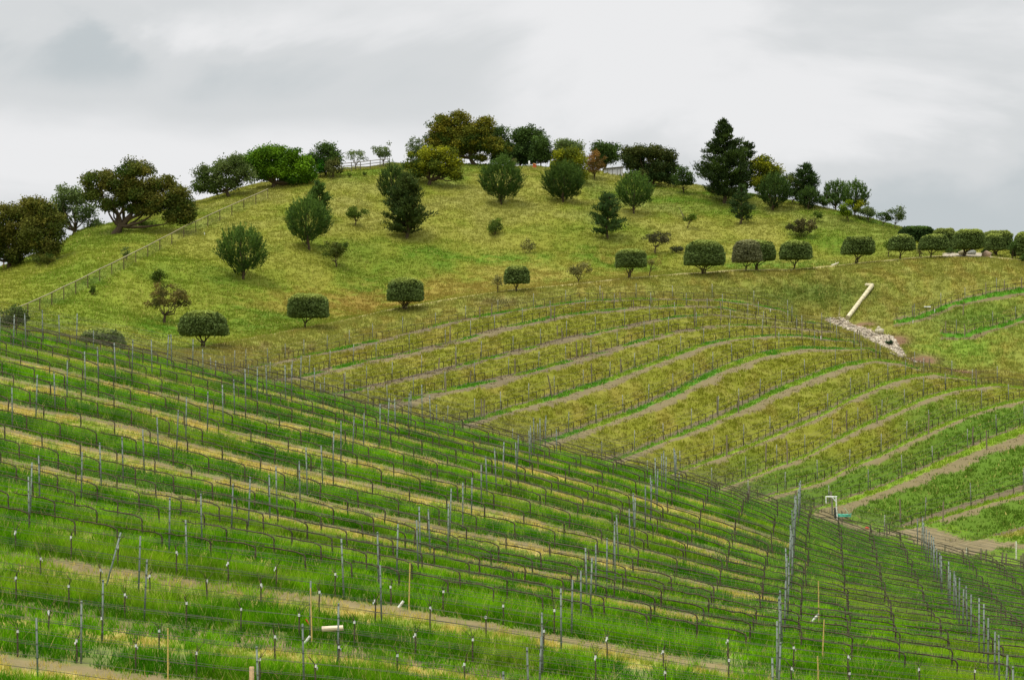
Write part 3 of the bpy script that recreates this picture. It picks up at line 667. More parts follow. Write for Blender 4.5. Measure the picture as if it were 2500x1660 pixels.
for (_, P, ri) in metal:
    if not inframe(P) or n_ind >= 298: rest_post(random.choice(MM), P, random.uniform(.92, 1.12)); continue
    n_ind += 1
    o = put(random.choice(MM), 'metal_post', P, (0, R(random.uniform(-2.5, 2.5)), R(random.uniform(-20, 20))), (1, 1, random.uniform(.92, 1.12)))
    lb = 'thin grey steel post in the %s vine row of the terraced block' % rown[ri] if ri < 12 else 'thin grey steel post in a vine row on the right knoll'
    tag(o, lb, 'trellis post', 'steel posts of the terraced block, %s' % (rown[ri] + ' row' if ri < 12 else 'knoll'))
tag(rest_posts.build('metal_posts', M_STEEL), 'thin grey steel posts in the upper rows of the far terraced block and the knoll', 'trellis posts', kind='stuff')
WP = [(1172,750,779),(1200,741,777),(1099,797,842),(1345,754,786),(1354,750,785),(1471,713,738),(1514,714,736),(1547,732,754),(1592,725,743),(1372,801,833),(1361,795,822),(1072,873,905),
 (1112,860,896),(1149,905,934),(1088,920,957),(1257,876,912),(1408,835,873),(1421,837,873),(1444,887,930),(1516,876,912),(1176,975,1020),(1182,975,1020),(840,912,955),(1597,786,830),(1331,1027,1054),
 (1696,754,797),(1760,732,783),(1893,785,824),(1958,786,830),(2006,794,830),(2093,804,837),(2099,806,838),(2139,830,876),(2269,876,901),(2384,901,945),(1751,968,1013),(1803,966,1009),(1774,1062,1114),
 (2067,1002,1049),(2141,991,1035),(1870,1085,1132),(1922,1074,1135),(2267,1013,1060),(2375,1042,1089),(2409,1054,1099),(1830,1186,1222),(2198,1220,1276),(2302,1224,1280),(2165,1294,1348),(2256,1288,1326),
 (2307,1332,1360),(2364,1338,1372),(2396,1338,1378),(2407,1343,1378),(2447,1348,1392),(2457,1351,1385),(2492,1357,1398),(2497,1352,1399),(2269,1323,1345),(2232,1318,1338),(1943,1195,1262),(2056,1264,1288),
 (2352,745,772),(2228,747,775),(2407,692,722),(2452,684,712),(2494,679,708),(2308,785,812),(2355,792,822)]
for x, yt, yb in WP:
    P = hit(x, min(yb, I(x, RX, RY) + 20), 138, 300); h = min((yb - yt) * P[1] / F, 2.1); b = MB(); r = .065; c = lin(128, 118, 96) * random.uniform(.8, 1.15)
    tube(b, [(0, 0, -.2), (random.uniform(-.03, .03), 0, h * .5), (random.uniform(-.06, .06), 0, h)], [r, r * .97, r * .93], c, sides=8, rough=.06)
    o = b.build('wooden_post', M_WOOD); o.location = P
    if yb > 1320: lb = 'thick weathered wooden end post beside the dirt turn-round below the terraces'
    elif x > 2200 and yb < 830: lb = 'weathered wooden post in a vine row on the right knoll'
    else: lb = 'thick weathered wooden post standing in a vine row of the terraced block'
    tag(o, lb, 'wooden post', 'thick wooden posts of the far vineyard')
P = hit(1349, 970, 138, 300); b = MB(); tube(b, [(0, 0, -.2), (-.45, 0, 2.1)], [.065, .06], lin(112, 104, 82), sides=8); o = b.build('wooden_post', M_WOOD); o.location = P
tag(o, 'wooden post leaning to the left in the middle of the terraced block', 'wooden post')
for x, yt, yb, lb in ((2360, 1339, 1360, 'white plastic stake beside the dirt turn-round, left of the taller one'), (2481, 1324, 1368, 'tall white plastic stake near the right edge beyond the ridge'),
                      (2282, 755, 763, 'short white plastic riser in the upper knoll row'), (2229, 782, 790, 'short white plastic riser on bare soil at the end of the upper knoll row'), (1881, 754, 763, 'tiny pale marker stake at the top row end of the terraces'), (2004, 820, 832, 'pale timber marker stake near the rubble channel')):
    P = hit(x, yb, 138, 300); h = (yb - yt) * P[1] / F; b = MB(); tube(b, [(0, 0, -.1), (0, 0, h)], .05, lin(225, 222, 210), sides=8); o = b.build('marker_stake', M_PVC); o.location = P; tag(o, lb, 'stake')
lying('sprinkler_head', 'white plastic pipe piece lying by the upper knoll row', 'pipe', 2264, 756, 16, 0, .09, lin(230, 230, 225), .25, M_PVC, 200, 300)

# big drainage pipe with elbow, rubble channel, boulder
A = hit(2069, 783, 228, 300); B_ = hit(2129, 706, 228, 300); C_ = hit(2117, 700, 228, 300)
A = A + (0, 0, .30); B_ = B_ + (0, 0, .35); C_ = C_ + (0, .5, .20)
e_ = empty('drain_pipe', A, 'long cream drainage pipe running down the grassy bank to the rubble', 'pipe')
b = MB(); pc = lin(196, 186, 152)
tube(b, [np.zeros(3), B_ - A], .27, pc, sides=18, cap=False); tube(b, [(B_ - A) * .002, B_ - A], .235, pc * .12, sides=18, cap=True); b.build('long_pipe', M_CONC, e_)
for q in (.0, .2, .4, .6, .8): 
    b = MB(); d = (B_ - A); tube(b, [d * q + d * .001, d * (q + .012)], .30, pc * .85, sides=18); b.build('coupling', M_CONC, e_)
b = MB(); tube(b, [B_ - A + (B_ - A) * .012, B_ - A, (B_ * .4 + C_ * .6) - A, C_ - A], [.27, .29, .27, .27], pc * .95, sides=18); b.build('elbow', M_CONC, e_)
ico = [(0,0,1)] + [(.894*math.cos(a_), .894*math.sin(a_), .447) for a_ in np.arange(5)*2*np.pi/5] + [(.894*math.cos(a_), .894*math.sin(a_), -.447) for a_ in (np.arange(5)+.5)*2*np.pi/5] + [(0,0,-1)]
ICO = np.array(ico); IF = np.array([(0,1,2),(0,2,3),(0,3,4),(0,4,5),(0,5,1),(1,6,2),(2,7,3),(3,8,4),(4,9,5),(5,10,1),(6,7,2),(7,8,3),(8,9,4),(9,10,5),(10,6,1),(6,11,7),(7,11,8),(8,11,9),(9,11,10),(10,11,6)])
def rock(b, P, r, col): 
    v = ICO * RNG.uniform(.75, 1.25, (12, 1)) * np.array([1, 1, .7]) * r; a = RNG.uniform(0, 6.28); c, s = math.cos(a), math.sin(a)
    b.add(np.stack([v[:, 0]*c - v[:, 1]*s, v[:, 0]*s + v[:, 1]*c, v[:, 2]], -1) + P, IF, col)
b = MB(); nr = 0
xs = RNG.uniform(2005, 2215, 9000); ysr = RNG.uniform(774, 878, 9000); ok = inpoly(xs, ysr, RUB)
Rk = []
for x, y in list(zip(xs[ok], ysr[ok]))[:1700]:
    P = hit(x, y, 225, 262); rock(b, P + (0, 0, .02), random.uniform(.09, .24), lin(*random.choice([(182,170,150),(198,188,168),(156,146,128),(120,110,96),(168,154,134)])))
for q in range(45):
    x = random.uniform(2205, 2290); y = I(x, [2205, 2290], [872, 903]) + random.uniform(-4, 3); P = hit(x, y, 225, 262); rock(b, P, random.uniform(.07, .16), lin(205, 192, 176))
tag(b.build('rubble', M_ROCK), 'strip of pale broken stones lining the drainage channel below the pipe', 'rubble', kind='stuff')
b = MB(); b.add(ICO * RNG.uniform(.85, 1.15, (12, 1)) * np.array([.62, .5, .45]) + np.array([0, 0, .3]), IF, lin(186, 178, 152)); b.add((ICO * .3 + np.array([-.05, 0, .65])), IF, lin(176, 168, 142))
o = b.build('boulder', M_ROCK); o.location = hit(2146, 815, 228, 300); tag(o, 'single large grey boulder beside the rubble channel', 'boulder')

# irrigation stand with hose coil
P0 = hit(2043, 1268, 138, 200); s = P0[1] / F; WHT = lin(232, 234, 228)
e_ = empty('irrigation_stand', P0, 'white plastic irrigation standpipe bent like a gallows beside the dirt yard', 'standpipe')
Q = lambda x, y: np.array([(x - 2043) * s, 0, (1268 - y) * s])
b = MB(); tube(b, [Q(2045, 1272), Q(2042, 1240), Q(2041, 1213)], .055, WHT, sides=10); b.build('riser', M_PVC, e_)
b = MB(); tube(b, [Q(2043.5, 1213.5), Q(2015.5, 1213.5)], .055, WHT, sides=10); b.build('crossbar', M_PVC, e_)
b = MB(); tube(b, [Q(2016.5, 1213), Q(2017, 1229)], .05, WHT, sides=10); b.build('outlet', M_PVC, e_)
b = MB(); tube(b, [Q(2031, 1214) + (0, -.03, 0), Q(2041, 1226) + (0, -.03, 0)], .04, WHT, sides=8); b.build('brace', M_PVC, e_)
b = MB(); tube(b, [Q(2039, 1270) + (0, .1, 0), Q(2039.5, 1240) + (0, .1, 0)], .09, lin(50, 56, 50), sides=8); b.build('valve_pipe', M_PAINT, e_)
P = hit(2032, 1258, 138, 200); b = MB(); tube(b, [(0, 0, -.1), (-.02, 0, .95), (-.12, 0, 1.85)], .075, lin(135, 130, 112), sides=8); o = b.build('wooden_post', M_WOOD); o.location = P
tag(o, 'weathered wooden post standing just behind the white irrigation standpipe', 'wooden post')
P = hit(2058, 1268, 138, 200) + np.array([0, 0, .12]); b = MB(); th = np.linspace(0, 2 * np.pi * 6, 150); rr = .52 + .12 * np.sin(th * .37)
tube(b, np.stack([rr * np.cos(th), rr * .9 * np.sin(th), .02 + th / 38 * .2 + .03 * np.sin(th * 1.7)], -1), .045, lin(70, 185, 155), sides=6)
tube(b, [(.35, 0, .1), (.42, .1, .35), (.1, .2, .75)], .03, lin(170, 185, 150), sides=6); o = b.build('hose_coil', M_PVC); o.location = P; tag(o, 'coil of turquoise green hose on the ground beside the standpipe', 'hose')
b = MB(); rock(b, np.array([0, 0, .08]), .17, lin(225, 95, 75)); o = b.build('red_bucket_lid', M_PAINT); o.location = hit(2117, 1291, 138, 200); o.name = 'red_debris'; tag(o, 'small red object lying on the dirt turn-round', 'litter')
b = MB(); rock(b, np.array([0, 0, .05]), .11, lin(225, 222, 205)); o = b.build('white_debris', M_PAINT); o.location = hit(2044, 1283, 138, 200); tag(o, 'small white object on the bare soil in front of the standpipe', 'litter')

# ------------------------------------------------------------------ fences
def tubes(P, Qv, r, col, name, mat, par, o, sides=6):
    b = MB(); tube(b, [P - o, Qv - o], r, col, sides=sides); return b.build(name, mat, par)
fx = [-40,0,30,65,115,180,270,356,442,522,601,678]; fy = [815,802,790,776,753,721,675,631,585,546,511,476]   # ground line
L = np.interp(np.arange(-20, 680, 29.3), fx, fy); X_ = np.arange(-20, 680, 29.3)
base = [hit(x, y, 185, 330) for x, y in zip(X_, L)]
e_ = empty('chain_link_fence', base[0], 'long chain-link fence with pale top rail climbing the left hillside', 'fence')
o0 = base[0]; FH = 1.5
for k, P in enumerate(base): tubes(P + (0, 0, -.1), P + (0, 0, FH), .06, lin(92, 80, 58), 'post', M_WOOD, e_, o0)
b = MB(); tube(b, np.array(base) - o0 + (0, 0, FH), .06, lin(150, 140, 108), sides=6); b.build('top_rail', M_STEEL, e_)
b = MB(); Pb = np.array(base) - o0; n = len(Pb); vv = np.concatenate([Pb + (0, 0, .02), Pb + (0, 0, FH - .04)]); b.add(vv, [(k, k + 1, n + k + 1, n + k) for k in range(n - 1)], lin(120, 115, 100)); b.build('mesh', M_MESH, e_)
px_ = [(762,436),(770,432),(795,428),(815,424),(834,421),(858,419),(880,417),(904,414),(928,411),(951,409)]
base = [hit(x, y, 280, 340) for x, y in px_]; 
base = [np.array([p_[0], p_[1], p_[2]]) for p_ in base]
e_ = empty('rail_fence', base[0], 'wooden post and rail fence along the skyline left of the hilltop oaks', 'fence'); o0 = base[0]
for P in base: tubes(P + (0, 0, -.2), P + (0, 0, 1.45), .07, lin(112, 106, 92), 'post', M_WOOD, e_, o0)
for h in (.45, .9, 1.35):
    b = MB(); tube(b, np.array(base) - o0 + (0, -.08, h), .055, lin(120, 114, 98), sides=4); b.build('rail', M_WOOD, e_)

# ------------------------------------------------------------------ trees
def leaf_cards(b, P, size, col, jit=.18, rng=RNG, elong=1.3, upbias=0.0):
    n = len(P); u = rng.normal(size=(n, 3)); u[:, 2] += upbias; u /= np.linalg.norm(u, axis=1)[:, None]
    v = np.cross(u, rng.normal(size=(n, 3))); v /= np.linalg.norm(v, axis=1)[:, None] + 1e-9
    s = size * rng.uniform(.6, 1.35, (n, 1)); u = u * s * elong * .5; v = v * s * .5
    q = np.stack([P - u, P + v * .8, P + u, P - v * .8], 1).reshape(-1, 3)
    c = np.repeat(col * rng.uniform(1 - jit, 1 + jit, (n, 1)), 4, 0)
    b.add(q, np.arange(4 * n).reshape(-1, 4), np.clip(c, 0, .7))
def limb(b, a, c, r0, r1, col, rng, bend=.12, seg=5, sides=6):
    t = np.linspace(0, 1, seg)[:, None]; L = np.linalg.norm(c - a); p = a + (c - a) * t
    p = p + np.sin(t * np.pi) * rng.normal(0, bend * L, 3) * np.array([1, 1, .5]); p[1:-1] += rng.normal(0, .03 * L, (seg - 2, 3))
    tube(b, p, np.linspace(r0, r1, seg), col, sides=sides, rough=.1); return p
def ellips(rng, n, shell=.75):
    d = rng.normal(size=(n, 3)); d /= np.linalg.norm(d, axis=1)[:, None]; return d * (shell + (1 - shell) * rng.random((n, 1)) ** .6)
def T(name, label, cat, kind, bx, by, xl, xr, yt, yb, col, col2=None, group=None, blobs=None, dens=1.0, lo=185, hi=345, dD=0, seed=None, leaf=None, trunks=1, gap=None):
    rng = np.random.default_rng(seed if seed is not None else int(bx * 7 + by)); P = hit(bx, by, lo, hi)
    if dD: P[1] += dD; P[0] = (bx - CX) / F * P[1]; P[2] = float(gz(np.array([P[0]]), np.array([P[1]]))[0])
    s = P[1] / F; fr = lambda x, y: np.array([(x - CX) * s - P[0], 0, (HY - y) * s - P[2]])
    a = fr(xl, yt); c = fr(xr, yb); W = c[0] - a[0]; H = a[2] - c[2]; ctr = np.array([(a[0] + c[0]) / 2, 0, (a[2] + c[2]) / 2])
    col = np.array(col); col2 = col * .75 if col2 is None else np.array(col2)
    e_ = empty(name, P, label, cat, group); bc = MB(); bt = MB(); bark = lin(84, 72, 56)
    base = np.array([0, 0, -.3])
    area = np.pi / 4 * W * H
    if kind in ('oak', 'shrub', 'small'):
        lobes = []
        if blobs is None:
            nl = {'oak': int(np.clip(area * 1.1, 14, 60)), 'small': int(np.clip(area * 3, 12, 50)), 'shrub': int(np.clip(area * 3, 10, 40))}[kind]
            rl = np.sqrt(area / nl) * .80
            dd = ellips(rng, nl, .25); dd[:, 2] = np.where(dd[:, 2] < -.55, -.4, dd[:, 2])
            for d in dd:
                r = rl * rng.uniform(.75, 1.25); lobes.append((ctr + d * np.array([W / 2 - r * .5, min(W, 14) * .38, H / 2 - r * .5]).clip(.05) * 1.08, r))
        else:
            for (x, y, rx, ry) in blobs:
                cc = fr(x, y); w_, h_ = rx * s * 1.14, ry * s * 1.12; nn = max(4, int(w_ * h_ * np.pi * 1.5)); rl = np.sqrt(w_ * h_ * np.pi / nn) * 1.0
                for d in ellips(rng, nn, .35):
                    r = rl * rng.uniform(.7, 1.3); lobes.append((cc + d * np.array([max(w_ - r * .8, .1), max(w_ * .6, .4), max(h_ - r * .8, .05)]), r))
        ls = leaf or (.22 if kind == 'oak' else .16)
        for lc, r in lobes:
            n = int(11 * dens * (r / ls) ** 2) + 6
            pts = (ellips(rng, n, .25) * np.array([1.15, 1.1, .75]) + rng.normal(0, .22, (n, 3))) * r + lc
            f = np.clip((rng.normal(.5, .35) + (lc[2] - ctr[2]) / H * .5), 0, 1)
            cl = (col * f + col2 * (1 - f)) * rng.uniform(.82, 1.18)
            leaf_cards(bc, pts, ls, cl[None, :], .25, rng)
        tr = max(W * .028, .07) * (1.0 if kind == 'oak' else .8); fork = base + (np.array([ctr[0] * .3, 0, max((c[2]) * .8, H * .12)]) - base)
        if kind != 'shrub' or c[2] > .3:
            limb(bt, base, fork, tr * 1.35, tr, bark, rng, .05)
            pick = rng.permutation(len(lobes))[:min(len(lobes), 14 if kind == 'oak' else 7)]
            for k in pick:
                mid = fork + (lobes[k][0] - fork) * .55 + np.array([0, 0, -.08 * H]); p = limb(bt, fork, mid, tr * .62, tr * .32, bark, rng, .12)
                limb(bt, p[-1], lobes[k][0], tr * .32, tr * .1, bark, rng, .12, 4, 4)
        else:
            for k in range(4): limb(bt, base, lobes[k % len(lobes)][0], .05, .02, bark, rng, .1, 4, 4)
    elif kind == 'topiary':
        n = int(area * 900 * dens); dd = rng.uniform(-1, 1, (n * 4, 3)); ex = np.where(dd[:, 2] < -.1, 9.0, 2.7 if gap is None else gap)
        nm = (np.abs(dd) ** ex[:, None]).sum(1) ** (1 / ex); bump = 1 + .24 * (fbm(dd[:, 0] * 2.0 + bx, dd[:, 2] * 2.5 + dd[:, 1] * 2, int(bx) % 97, 3) - .5)
        k = (nm < bump) & (nm > .80 * bump); dd = dd[k][:n]; n = len(dd)
        # flat underside, rounded shoulders
        zz = dd[:, 2]; narrow = np.where(zz < 0, 1.0, 1 - .12 * zz ** 2)
        pts = dd * np.array([W / 2, W / 2 * .85, H / 2]); pts[:, 0] *= narrow; pts += ctr
        pts[:, 2] = np.where(pts[:, 2] < c[2] + .1, c[2] + rng.uniform(0, .35, n), pts[:, 2])
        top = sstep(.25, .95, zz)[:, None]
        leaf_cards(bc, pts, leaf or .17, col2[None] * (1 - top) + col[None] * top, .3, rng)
        # inner core so the sheared head stays opaque
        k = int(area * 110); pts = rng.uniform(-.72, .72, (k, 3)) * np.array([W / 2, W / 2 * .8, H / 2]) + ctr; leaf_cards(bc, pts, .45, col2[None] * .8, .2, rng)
        for q in range(trunks):
            off = (q - (trunks - 1) / 2) * .35; fk = np.array([off * .6 + ctr[0] * .2, 0, max(c[2] * .45, .3)])
            limb(bt, np.array([off * .4, 0, -.3]), fk, .13, .10, bark, rng, .05)
            for q2 in (-1, 1, .1): limb(bt, fk, ctr + np.array([q2 * W * .22 + off, rng.uniform(-.3, .3), -H * .32]), .075, .04, bark, rng, .08)
    elif kind == 'pine_round':
        n = int(area * 30 * dens); d = rng.normal(size=(n, 3)); d /= np.linalg.norm(d, axis=1)[:, None]; r = rng.uniform(.35, 1, (n, 1)) ** .5
        r = r * (1.0 + .62 * (fbm(d[:, 0] * 3.2 + bx + d[:, 1] * 2.1, d[:, 2] * 3.2 + 5, int(by), 3) - .45))[:, None]; zz = d[:, 2] * r[:, 0]; taper = np.where(zz < 0, 1 - .28 * zz ** 2, 1 - .15 * zz)
        pos = d * r * np.array([W / 2 * .93, W / 2 * .85, H / 2 * .9]); pos[:, 0] *= taper; pos[:, 1] *= taper; pos += ctr
        m = 12; tn = pos[:, None, :]; ax = d * .55 + np.array([0, 0, .95]) + rng.normal(0, .15, (n, 3)); ax /= np.linalg.norm(ax, axis=1)[:, None]
        L_ = rng.uniform(.4, 1.15, (n, 1, 1)) * np.clip(W / 5, .7, 1.2); tt = rng.uniform(0, 1, (n, m, 1)); p0 = tn + ax[:, None, :] * L_ * tt
        nd_ = ax[:, None, :] * .7 + rng.normal(0, .42, (n, m, 3)); nd_ /= np.linalg.norm(nd_, axis=2)[..., None]; sd_ = np.cross(nd_, rng.normal(size=(n, m, 3))); sd_ /= np.linalg.norm(sd_, axis=2)[..., None]
        tip = p0 + nd_ * rng.uniform(.22, .4, (n, m, 1)); v = np.stack([p0 - sd_ * .05, p0 + sd_ * .05, tip], 2).reshape(-1, 3)
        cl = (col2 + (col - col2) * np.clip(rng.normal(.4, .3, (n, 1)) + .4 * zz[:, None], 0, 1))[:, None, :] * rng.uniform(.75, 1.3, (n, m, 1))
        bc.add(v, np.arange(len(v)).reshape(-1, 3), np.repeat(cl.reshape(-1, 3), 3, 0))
        limb(bt, base, ctr + np.array([0, 0, H * .3]), max(W * .03, .08), .04, bark, rng, .02)
        for q in range(12):
            z0 = rng.uniform(.05, .6); d2 = ellips(rng, 1, .8)[0]; d2[2] = abs(d2[2]) * .5; limb(bt, base * (1 - z0) + (ctr) * z0, ctr + d2 * np.array([W / 2, W / 2, H / 2]) * .75, .05, .02, bark, rng, .06, 4, 4)
    elif kind == 'conifer':
        Ht = a[2]; top = np.array([ctr[0], 0, Ht]); limb(bt, base, top, max(W * .035, .1), .04, bark, rng, .01)
        nb = int(np.clip(Ht * 9, 40, 150) * dens); zb = max(c[2], .3)
        for q in range(nb):
            f = (q + rng.random()) / nb; z = zb + (Ht - zb) * f ** .9; rad = W / 2 * ((1 - f) ** (gap or .75)) * rng.uniform(.5, 1.12) + .2
            if f < .15: rad *= .6 + 2.6 * f
            an = rng.uniform(0, 2 * np.pi); dr = np.array([np.cos(an), np.sin(an), 0]); st = np.array([base[0] + (top[0]) * f, 0, z]); en = st + dr * rad + np.array([0, 0, rad * rng.uniform(.12, .4)])
            if q % 2 == 0: limb(bt, st, en, .05, .02, bark, rng, .03, 4, 4)
            nn = int(rad * 34) + 12; tt = rng.uniform(.15, 1, nn) ** .8; p0 = st + (en - st) * tt[:, None] + rng.normal(0, .14 + .07 * rad, (nn, 3)) * np.array([1, 1, .45])
            p0 += np.array([0, 0, 1.0]) * (tt[:, None] ** 3) * rng.uniform(0, .35)
            ax = dr * .5 + np.array([0, 0, .8]); nd_ = ax + rng.normal(0, .5, (nn, 3)); nd_ /= np.linalg.norm(nd_, axis=1)[:, None]; sd_ = np.cross(nd_, rng.normal(size=(nn, 3))); sd_ /= np.linalg.norm(sd_, axis=1)[:, None]
            L_ = rng.uniform(.3, .6, (nn, 1)); v = np.stack([p0 - sd_ * .09, p0 + sd_ * .09, p0 + nd_ * L_], 1).reshape(-1, 3)
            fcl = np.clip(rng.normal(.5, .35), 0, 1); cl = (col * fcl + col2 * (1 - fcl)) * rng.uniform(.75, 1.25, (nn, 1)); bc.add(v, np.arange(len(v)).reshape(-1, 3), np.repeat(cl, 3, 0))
    bt.build('trunk', M_BARK, e_, smooth=True); bc.build('crown', M_LEAF, e_); return e_

cBR, cBR2 = lin(116, 112, 46), lin(78, 88, 38); cGR, cGR2 = lin(118, 134, 74), lin(80, 98, 54); cOK, cOK2 = lin(108, 128, 44), lin(66, 86, 30)
cBT, cBT2 = lin(112, 150, 28), lin(58, 92, 18); cTP, cTP2 = lin(160, 172, 84), lin(98, 116, 60); cPI, cPI2 = lin(98, 126, 50), lin(54, 78, 32)
cCO, cCO2 = lin(70, 88, 36), lin(38, 54, 24); cYE, cYE2 = lin(146, 148, 28), lin(70, 84, 22); cPL, cPL2 = lin(136, 132, 76), lin(96, 98, 56); cDK, cDK2 = lin(82, 106, 44), lin(48, 68, 30)
# skyline and hill-top trees
T('oak_tree', 'broad olive-brown oak cut by the left edge of the photo', 'oak tree', 'oak', 22, 655, -60, 120, 490, 640, cBR, cOK2, blobs=[(20,545,60,50),(-20,590,60,50),(60,590,55,45),(10,620,60,30),(70,520,35,30)])
T('oak_tree', 'dark oak with a yellow-green top between the left-edge oak and the grey-green oak', 'oak tree', 'oak', 108, 640, 60, 165, 478, 635, cBR, cOK2, blobs=[(95,510,38,30),(70,500,25,22),(125,555,36,42),(110,600,42,32),(90,560,40,40)])
T('bush', 'low dark bush under the brown oaks at far left', 'bush', 'shrub', 110, 648, 70, 142, 616, 646, cBR, cOK2)
T('oak_tree', 'grey-green open-crowned oak with twin leaning trunk before the sky', 'oak tree', 'oak', 176, 578, 119, 266, 441, 560, cGR, cGR2, blobs=[(160,480,32,34),(145,510,26,25),(190,480,25,28),(205,520,35,28),(150,540,22,18),(230,548,28,16)], dens=.62)
T('oak_tree', 'largest brown oak with a crooked pale trunk and crown sweeping down to the right', 'oak tree', 'oak', 277, 573, 194, 480, 384, 560, cBR, cOK2, blobs=[(240,440,42,32),(330,415,48,30),(290,450,50,30),(225,475,30,22),(400,450,38,26),(345,460,50,28),(420,495,48,30),(455,515,27,36),(380,490,45,26),(430,530,38,22),(330,510,28,18),(265,500,35,18),(330,470,45,34),(360,505,45,26),(300,480,30,26),(440,470,26,22)], dens=1.0)
T('bush', 'small dark bush on the slope under the largest brown oak', 'bush', 'shrub', 355, 558, 330, 385, 534, 558, cOK, cOK2, dens=.7)
T('oak_tree', 'grey-green oak leaning left against the bright round oak', 'oak tree', 'oak', 561, 480, 466, 604, 373, 480, cGR * .8, cOK2, blobs=[(510,425,40,28),(560,400,45,28),(490,455,26,22),(590,425,35,30),(530,460,25,18),(550,445,40,20)], dens=.8)
T('oak_tree', 'dense bright green round-topped oak beside the top of the chain-link fence', 'oak tree', 'oak', 669, 458, 570, 773, 350, 448, cBT, cBT2, blobs=[(655,375,50,24),(620,395,40,26),(700,380,42,26),(735,405,34,32),(680,410,55,30),(640,425,35,18),(715,435,40,20),(750,430,24,20)], dens=1.2)
T('oak_tree', 'small dark upright tree on the skyline behind the bright round oak', 'tree', 'oak', 795, 430, 741, 838, 341, 415, cDK * 1.1, cDK2, blobs=[(800,362,28,22),(765,385,24,20),(800,395,30,22),(820,385,16,20)], dens=.8)
T('bush', 'small vivid green bush between the bright oak and the hilltop rail fence', 'bush', 'shrub', 786, 434, 768, 806, 384, 430, lin(70, 130, 30), lin(40, 84, 24))
T('bush', 'rounded olive bush in front of the left end of the rail fence', 'bush', 'shrub', 813, 436, 792, 836, 383, 434, lin(104, 108, 56), lin(74, 80, 42), dens=1.1)
T('olive_tree', 'sparse pale olive tree behind the rail fence, left one of two', 'olive tree', 'small', 867, 418, 843, 901, 362, 400, cGR, cGR2, dens=.45, dD=3)
T('olive_tree', 'fuller grey-green olive tree behind the right end of the rail fence', 'olive tree', 'small', 935, 412, 907, 967, 348, 392, cGR * .9, cGR2, dens=.8, dD=3)
T('olive_tree', 'grey-green tree top showing behind the yellow-green spreading oak', 'olive tree', 'small', 1015, 410, 986, 1052, 332, 400, cGR * .8, cGR2, dens=.9, dD=5)
T('oak_tree', 'yellow-green spreading oak below the tallest hilltop oak', 'oak tree', 'oak', 1048, 452, 980, 1135, 354, 438, cYE, cOK2, blobs=[(1040,380,42,24),(1085,378,34,22),(1010,400,30,20),(1060,410,50,24),(1105,400,26,24),(1112,425,24,18),(1025,425,30,14)], dens=1.0)
T('oak_tree', 'tallest hilltop oak with rust-tinged crown and twisted trunk against the sky', 'oak tree', 'oak', 1160, 404, 1037, 1207, 267, 400, lin(130, 124, 36), cOK2, blobs=[(1075,305,36,30),(1120,290,32,22),(1060,345,26,28),(1105,335,40,30),(1160,320,44,32),(1190,310,20,28),(1150,355,45,24),(1190,355,35,28),(1120,370,30,14),(1215,360,34,24),(1100,325,50,36),(1140,345,55,34),(1085,350,30,20),(1170,385,26,10)], dens=.9)
T('oak_tree', 'dark oak tucked between the tallest hilltop oak and the twin dark trees', 'oak tree', 'oak', 1222, 404, 1180, 1262, 307, 385, cDK, cDK2, blobs=[(1222,335,32,28),(1240,368,30,28),(1200,350,28,30),(1225,385,34,16)], dens=.9)
T('oak_tree', 'dark upright hilltop tree, left one of the twin dark trees', 'tree', 'oak', 1268, 404, 1243, 1320, 305, 390, cDK, cDK2, blobs=[(1275,340,30,30),(1300,328,28,26),(1265,372,28,28),(1295,370,32,28),(1280,392,26,12)], dens=1.0)
T('oak_tree', 'dark hilltop tree at the right of the twin pair, crown ragged to the right', 'tree', 'oak', 1319, 406, 1295, 1347, 328, 396, cDK, cDK2, blobs=[(1320,352,28,24),(1330,378,20,24),(1312,385,22,20)], dens=1.0)
T('bush', 'rounded grey bush behind the first ball pine on the hilltop', 'bush', 'shrub', 1252, 407, 1240, 1264, 386, 406, cPL, cPL2)
T('tree', 'grey-green feathery tree top behind the yellow-green column tree', 'tree', 'oak', 1385, 412, 1350, 1425, 334, 405, cGR, cGR2, blobs=[(1375,352,26,16),(1400,358,24,18),(1362,375,18,22)], dens=.8)
T('tree', 'dense yellow-green broad tree reaching the ground right of the dark twins', 'tree', 'oak', 1396, 446, 1347, 1434, 355, 440, cYE, cOK2, blobs=[(1385,378,34,22),(1405,395,30,28),(1375,402,30,26),(1402,428,32,20),(1380,425,26,16)], dens=1.2)
T('tree', 'sparse orange-brown tree between the yellow-green tree and the white shed', 'tree', 'small', 1452, 438, 1426, 1482, 368, 436, lin(140, 104, 50), lin(100, 84, 42), dens=.8)
T('tree', 'dark tree behind the white shed, left one', 'tree', 'oak', 1478, 416, 1442, 1516, 341, 402, cDK * 1.1, cDK2, blobs=[(1462,360,24,20),(1495,366,28,20),(1478,385,34,18),(1460,400,20,12)], dens=1.0, dD=8)
T('oak_tree', 'wide dark olive oak overhanging the white shed', 'oak tree', 'oak', 1584, 455, 1516, 1652, 350, 440, lin(88, 92, 40), cDK2, blobs=[(1560,375,38,22),(1600,372,36,22),(1630,385,24,22),(1545,400,30,20),(1595,405,48,24),(1635,415,24,24),(1575,428,44,16),(1535,380,26,26),(1610,430,34,14),(1640,440,14,16)], dens=1.1)
T('tree', 'small dark tree between the shed oak and the giant conifer', 'tree', 'small', 1669, 472, 1636, 1702, 402, 466, cDK * 1.1, cDK2, dens=1.1)
T('conifer', 'giant dark conifer, the tallest tree on the right of the hill', 'conifer', 'conifer', 1768, 496, 1684, 1850, 296, 484, cCO, cCO2, dens=1.5, gap=.85)
T('conifer', 'narrow dark conifer close against the right side of the giant conifer', 'conifer', 'conifer', 1822, 482, 1790, 1856, 350, 470, cCO, cCO2, dens=1.0, gap=.5, dD=2)
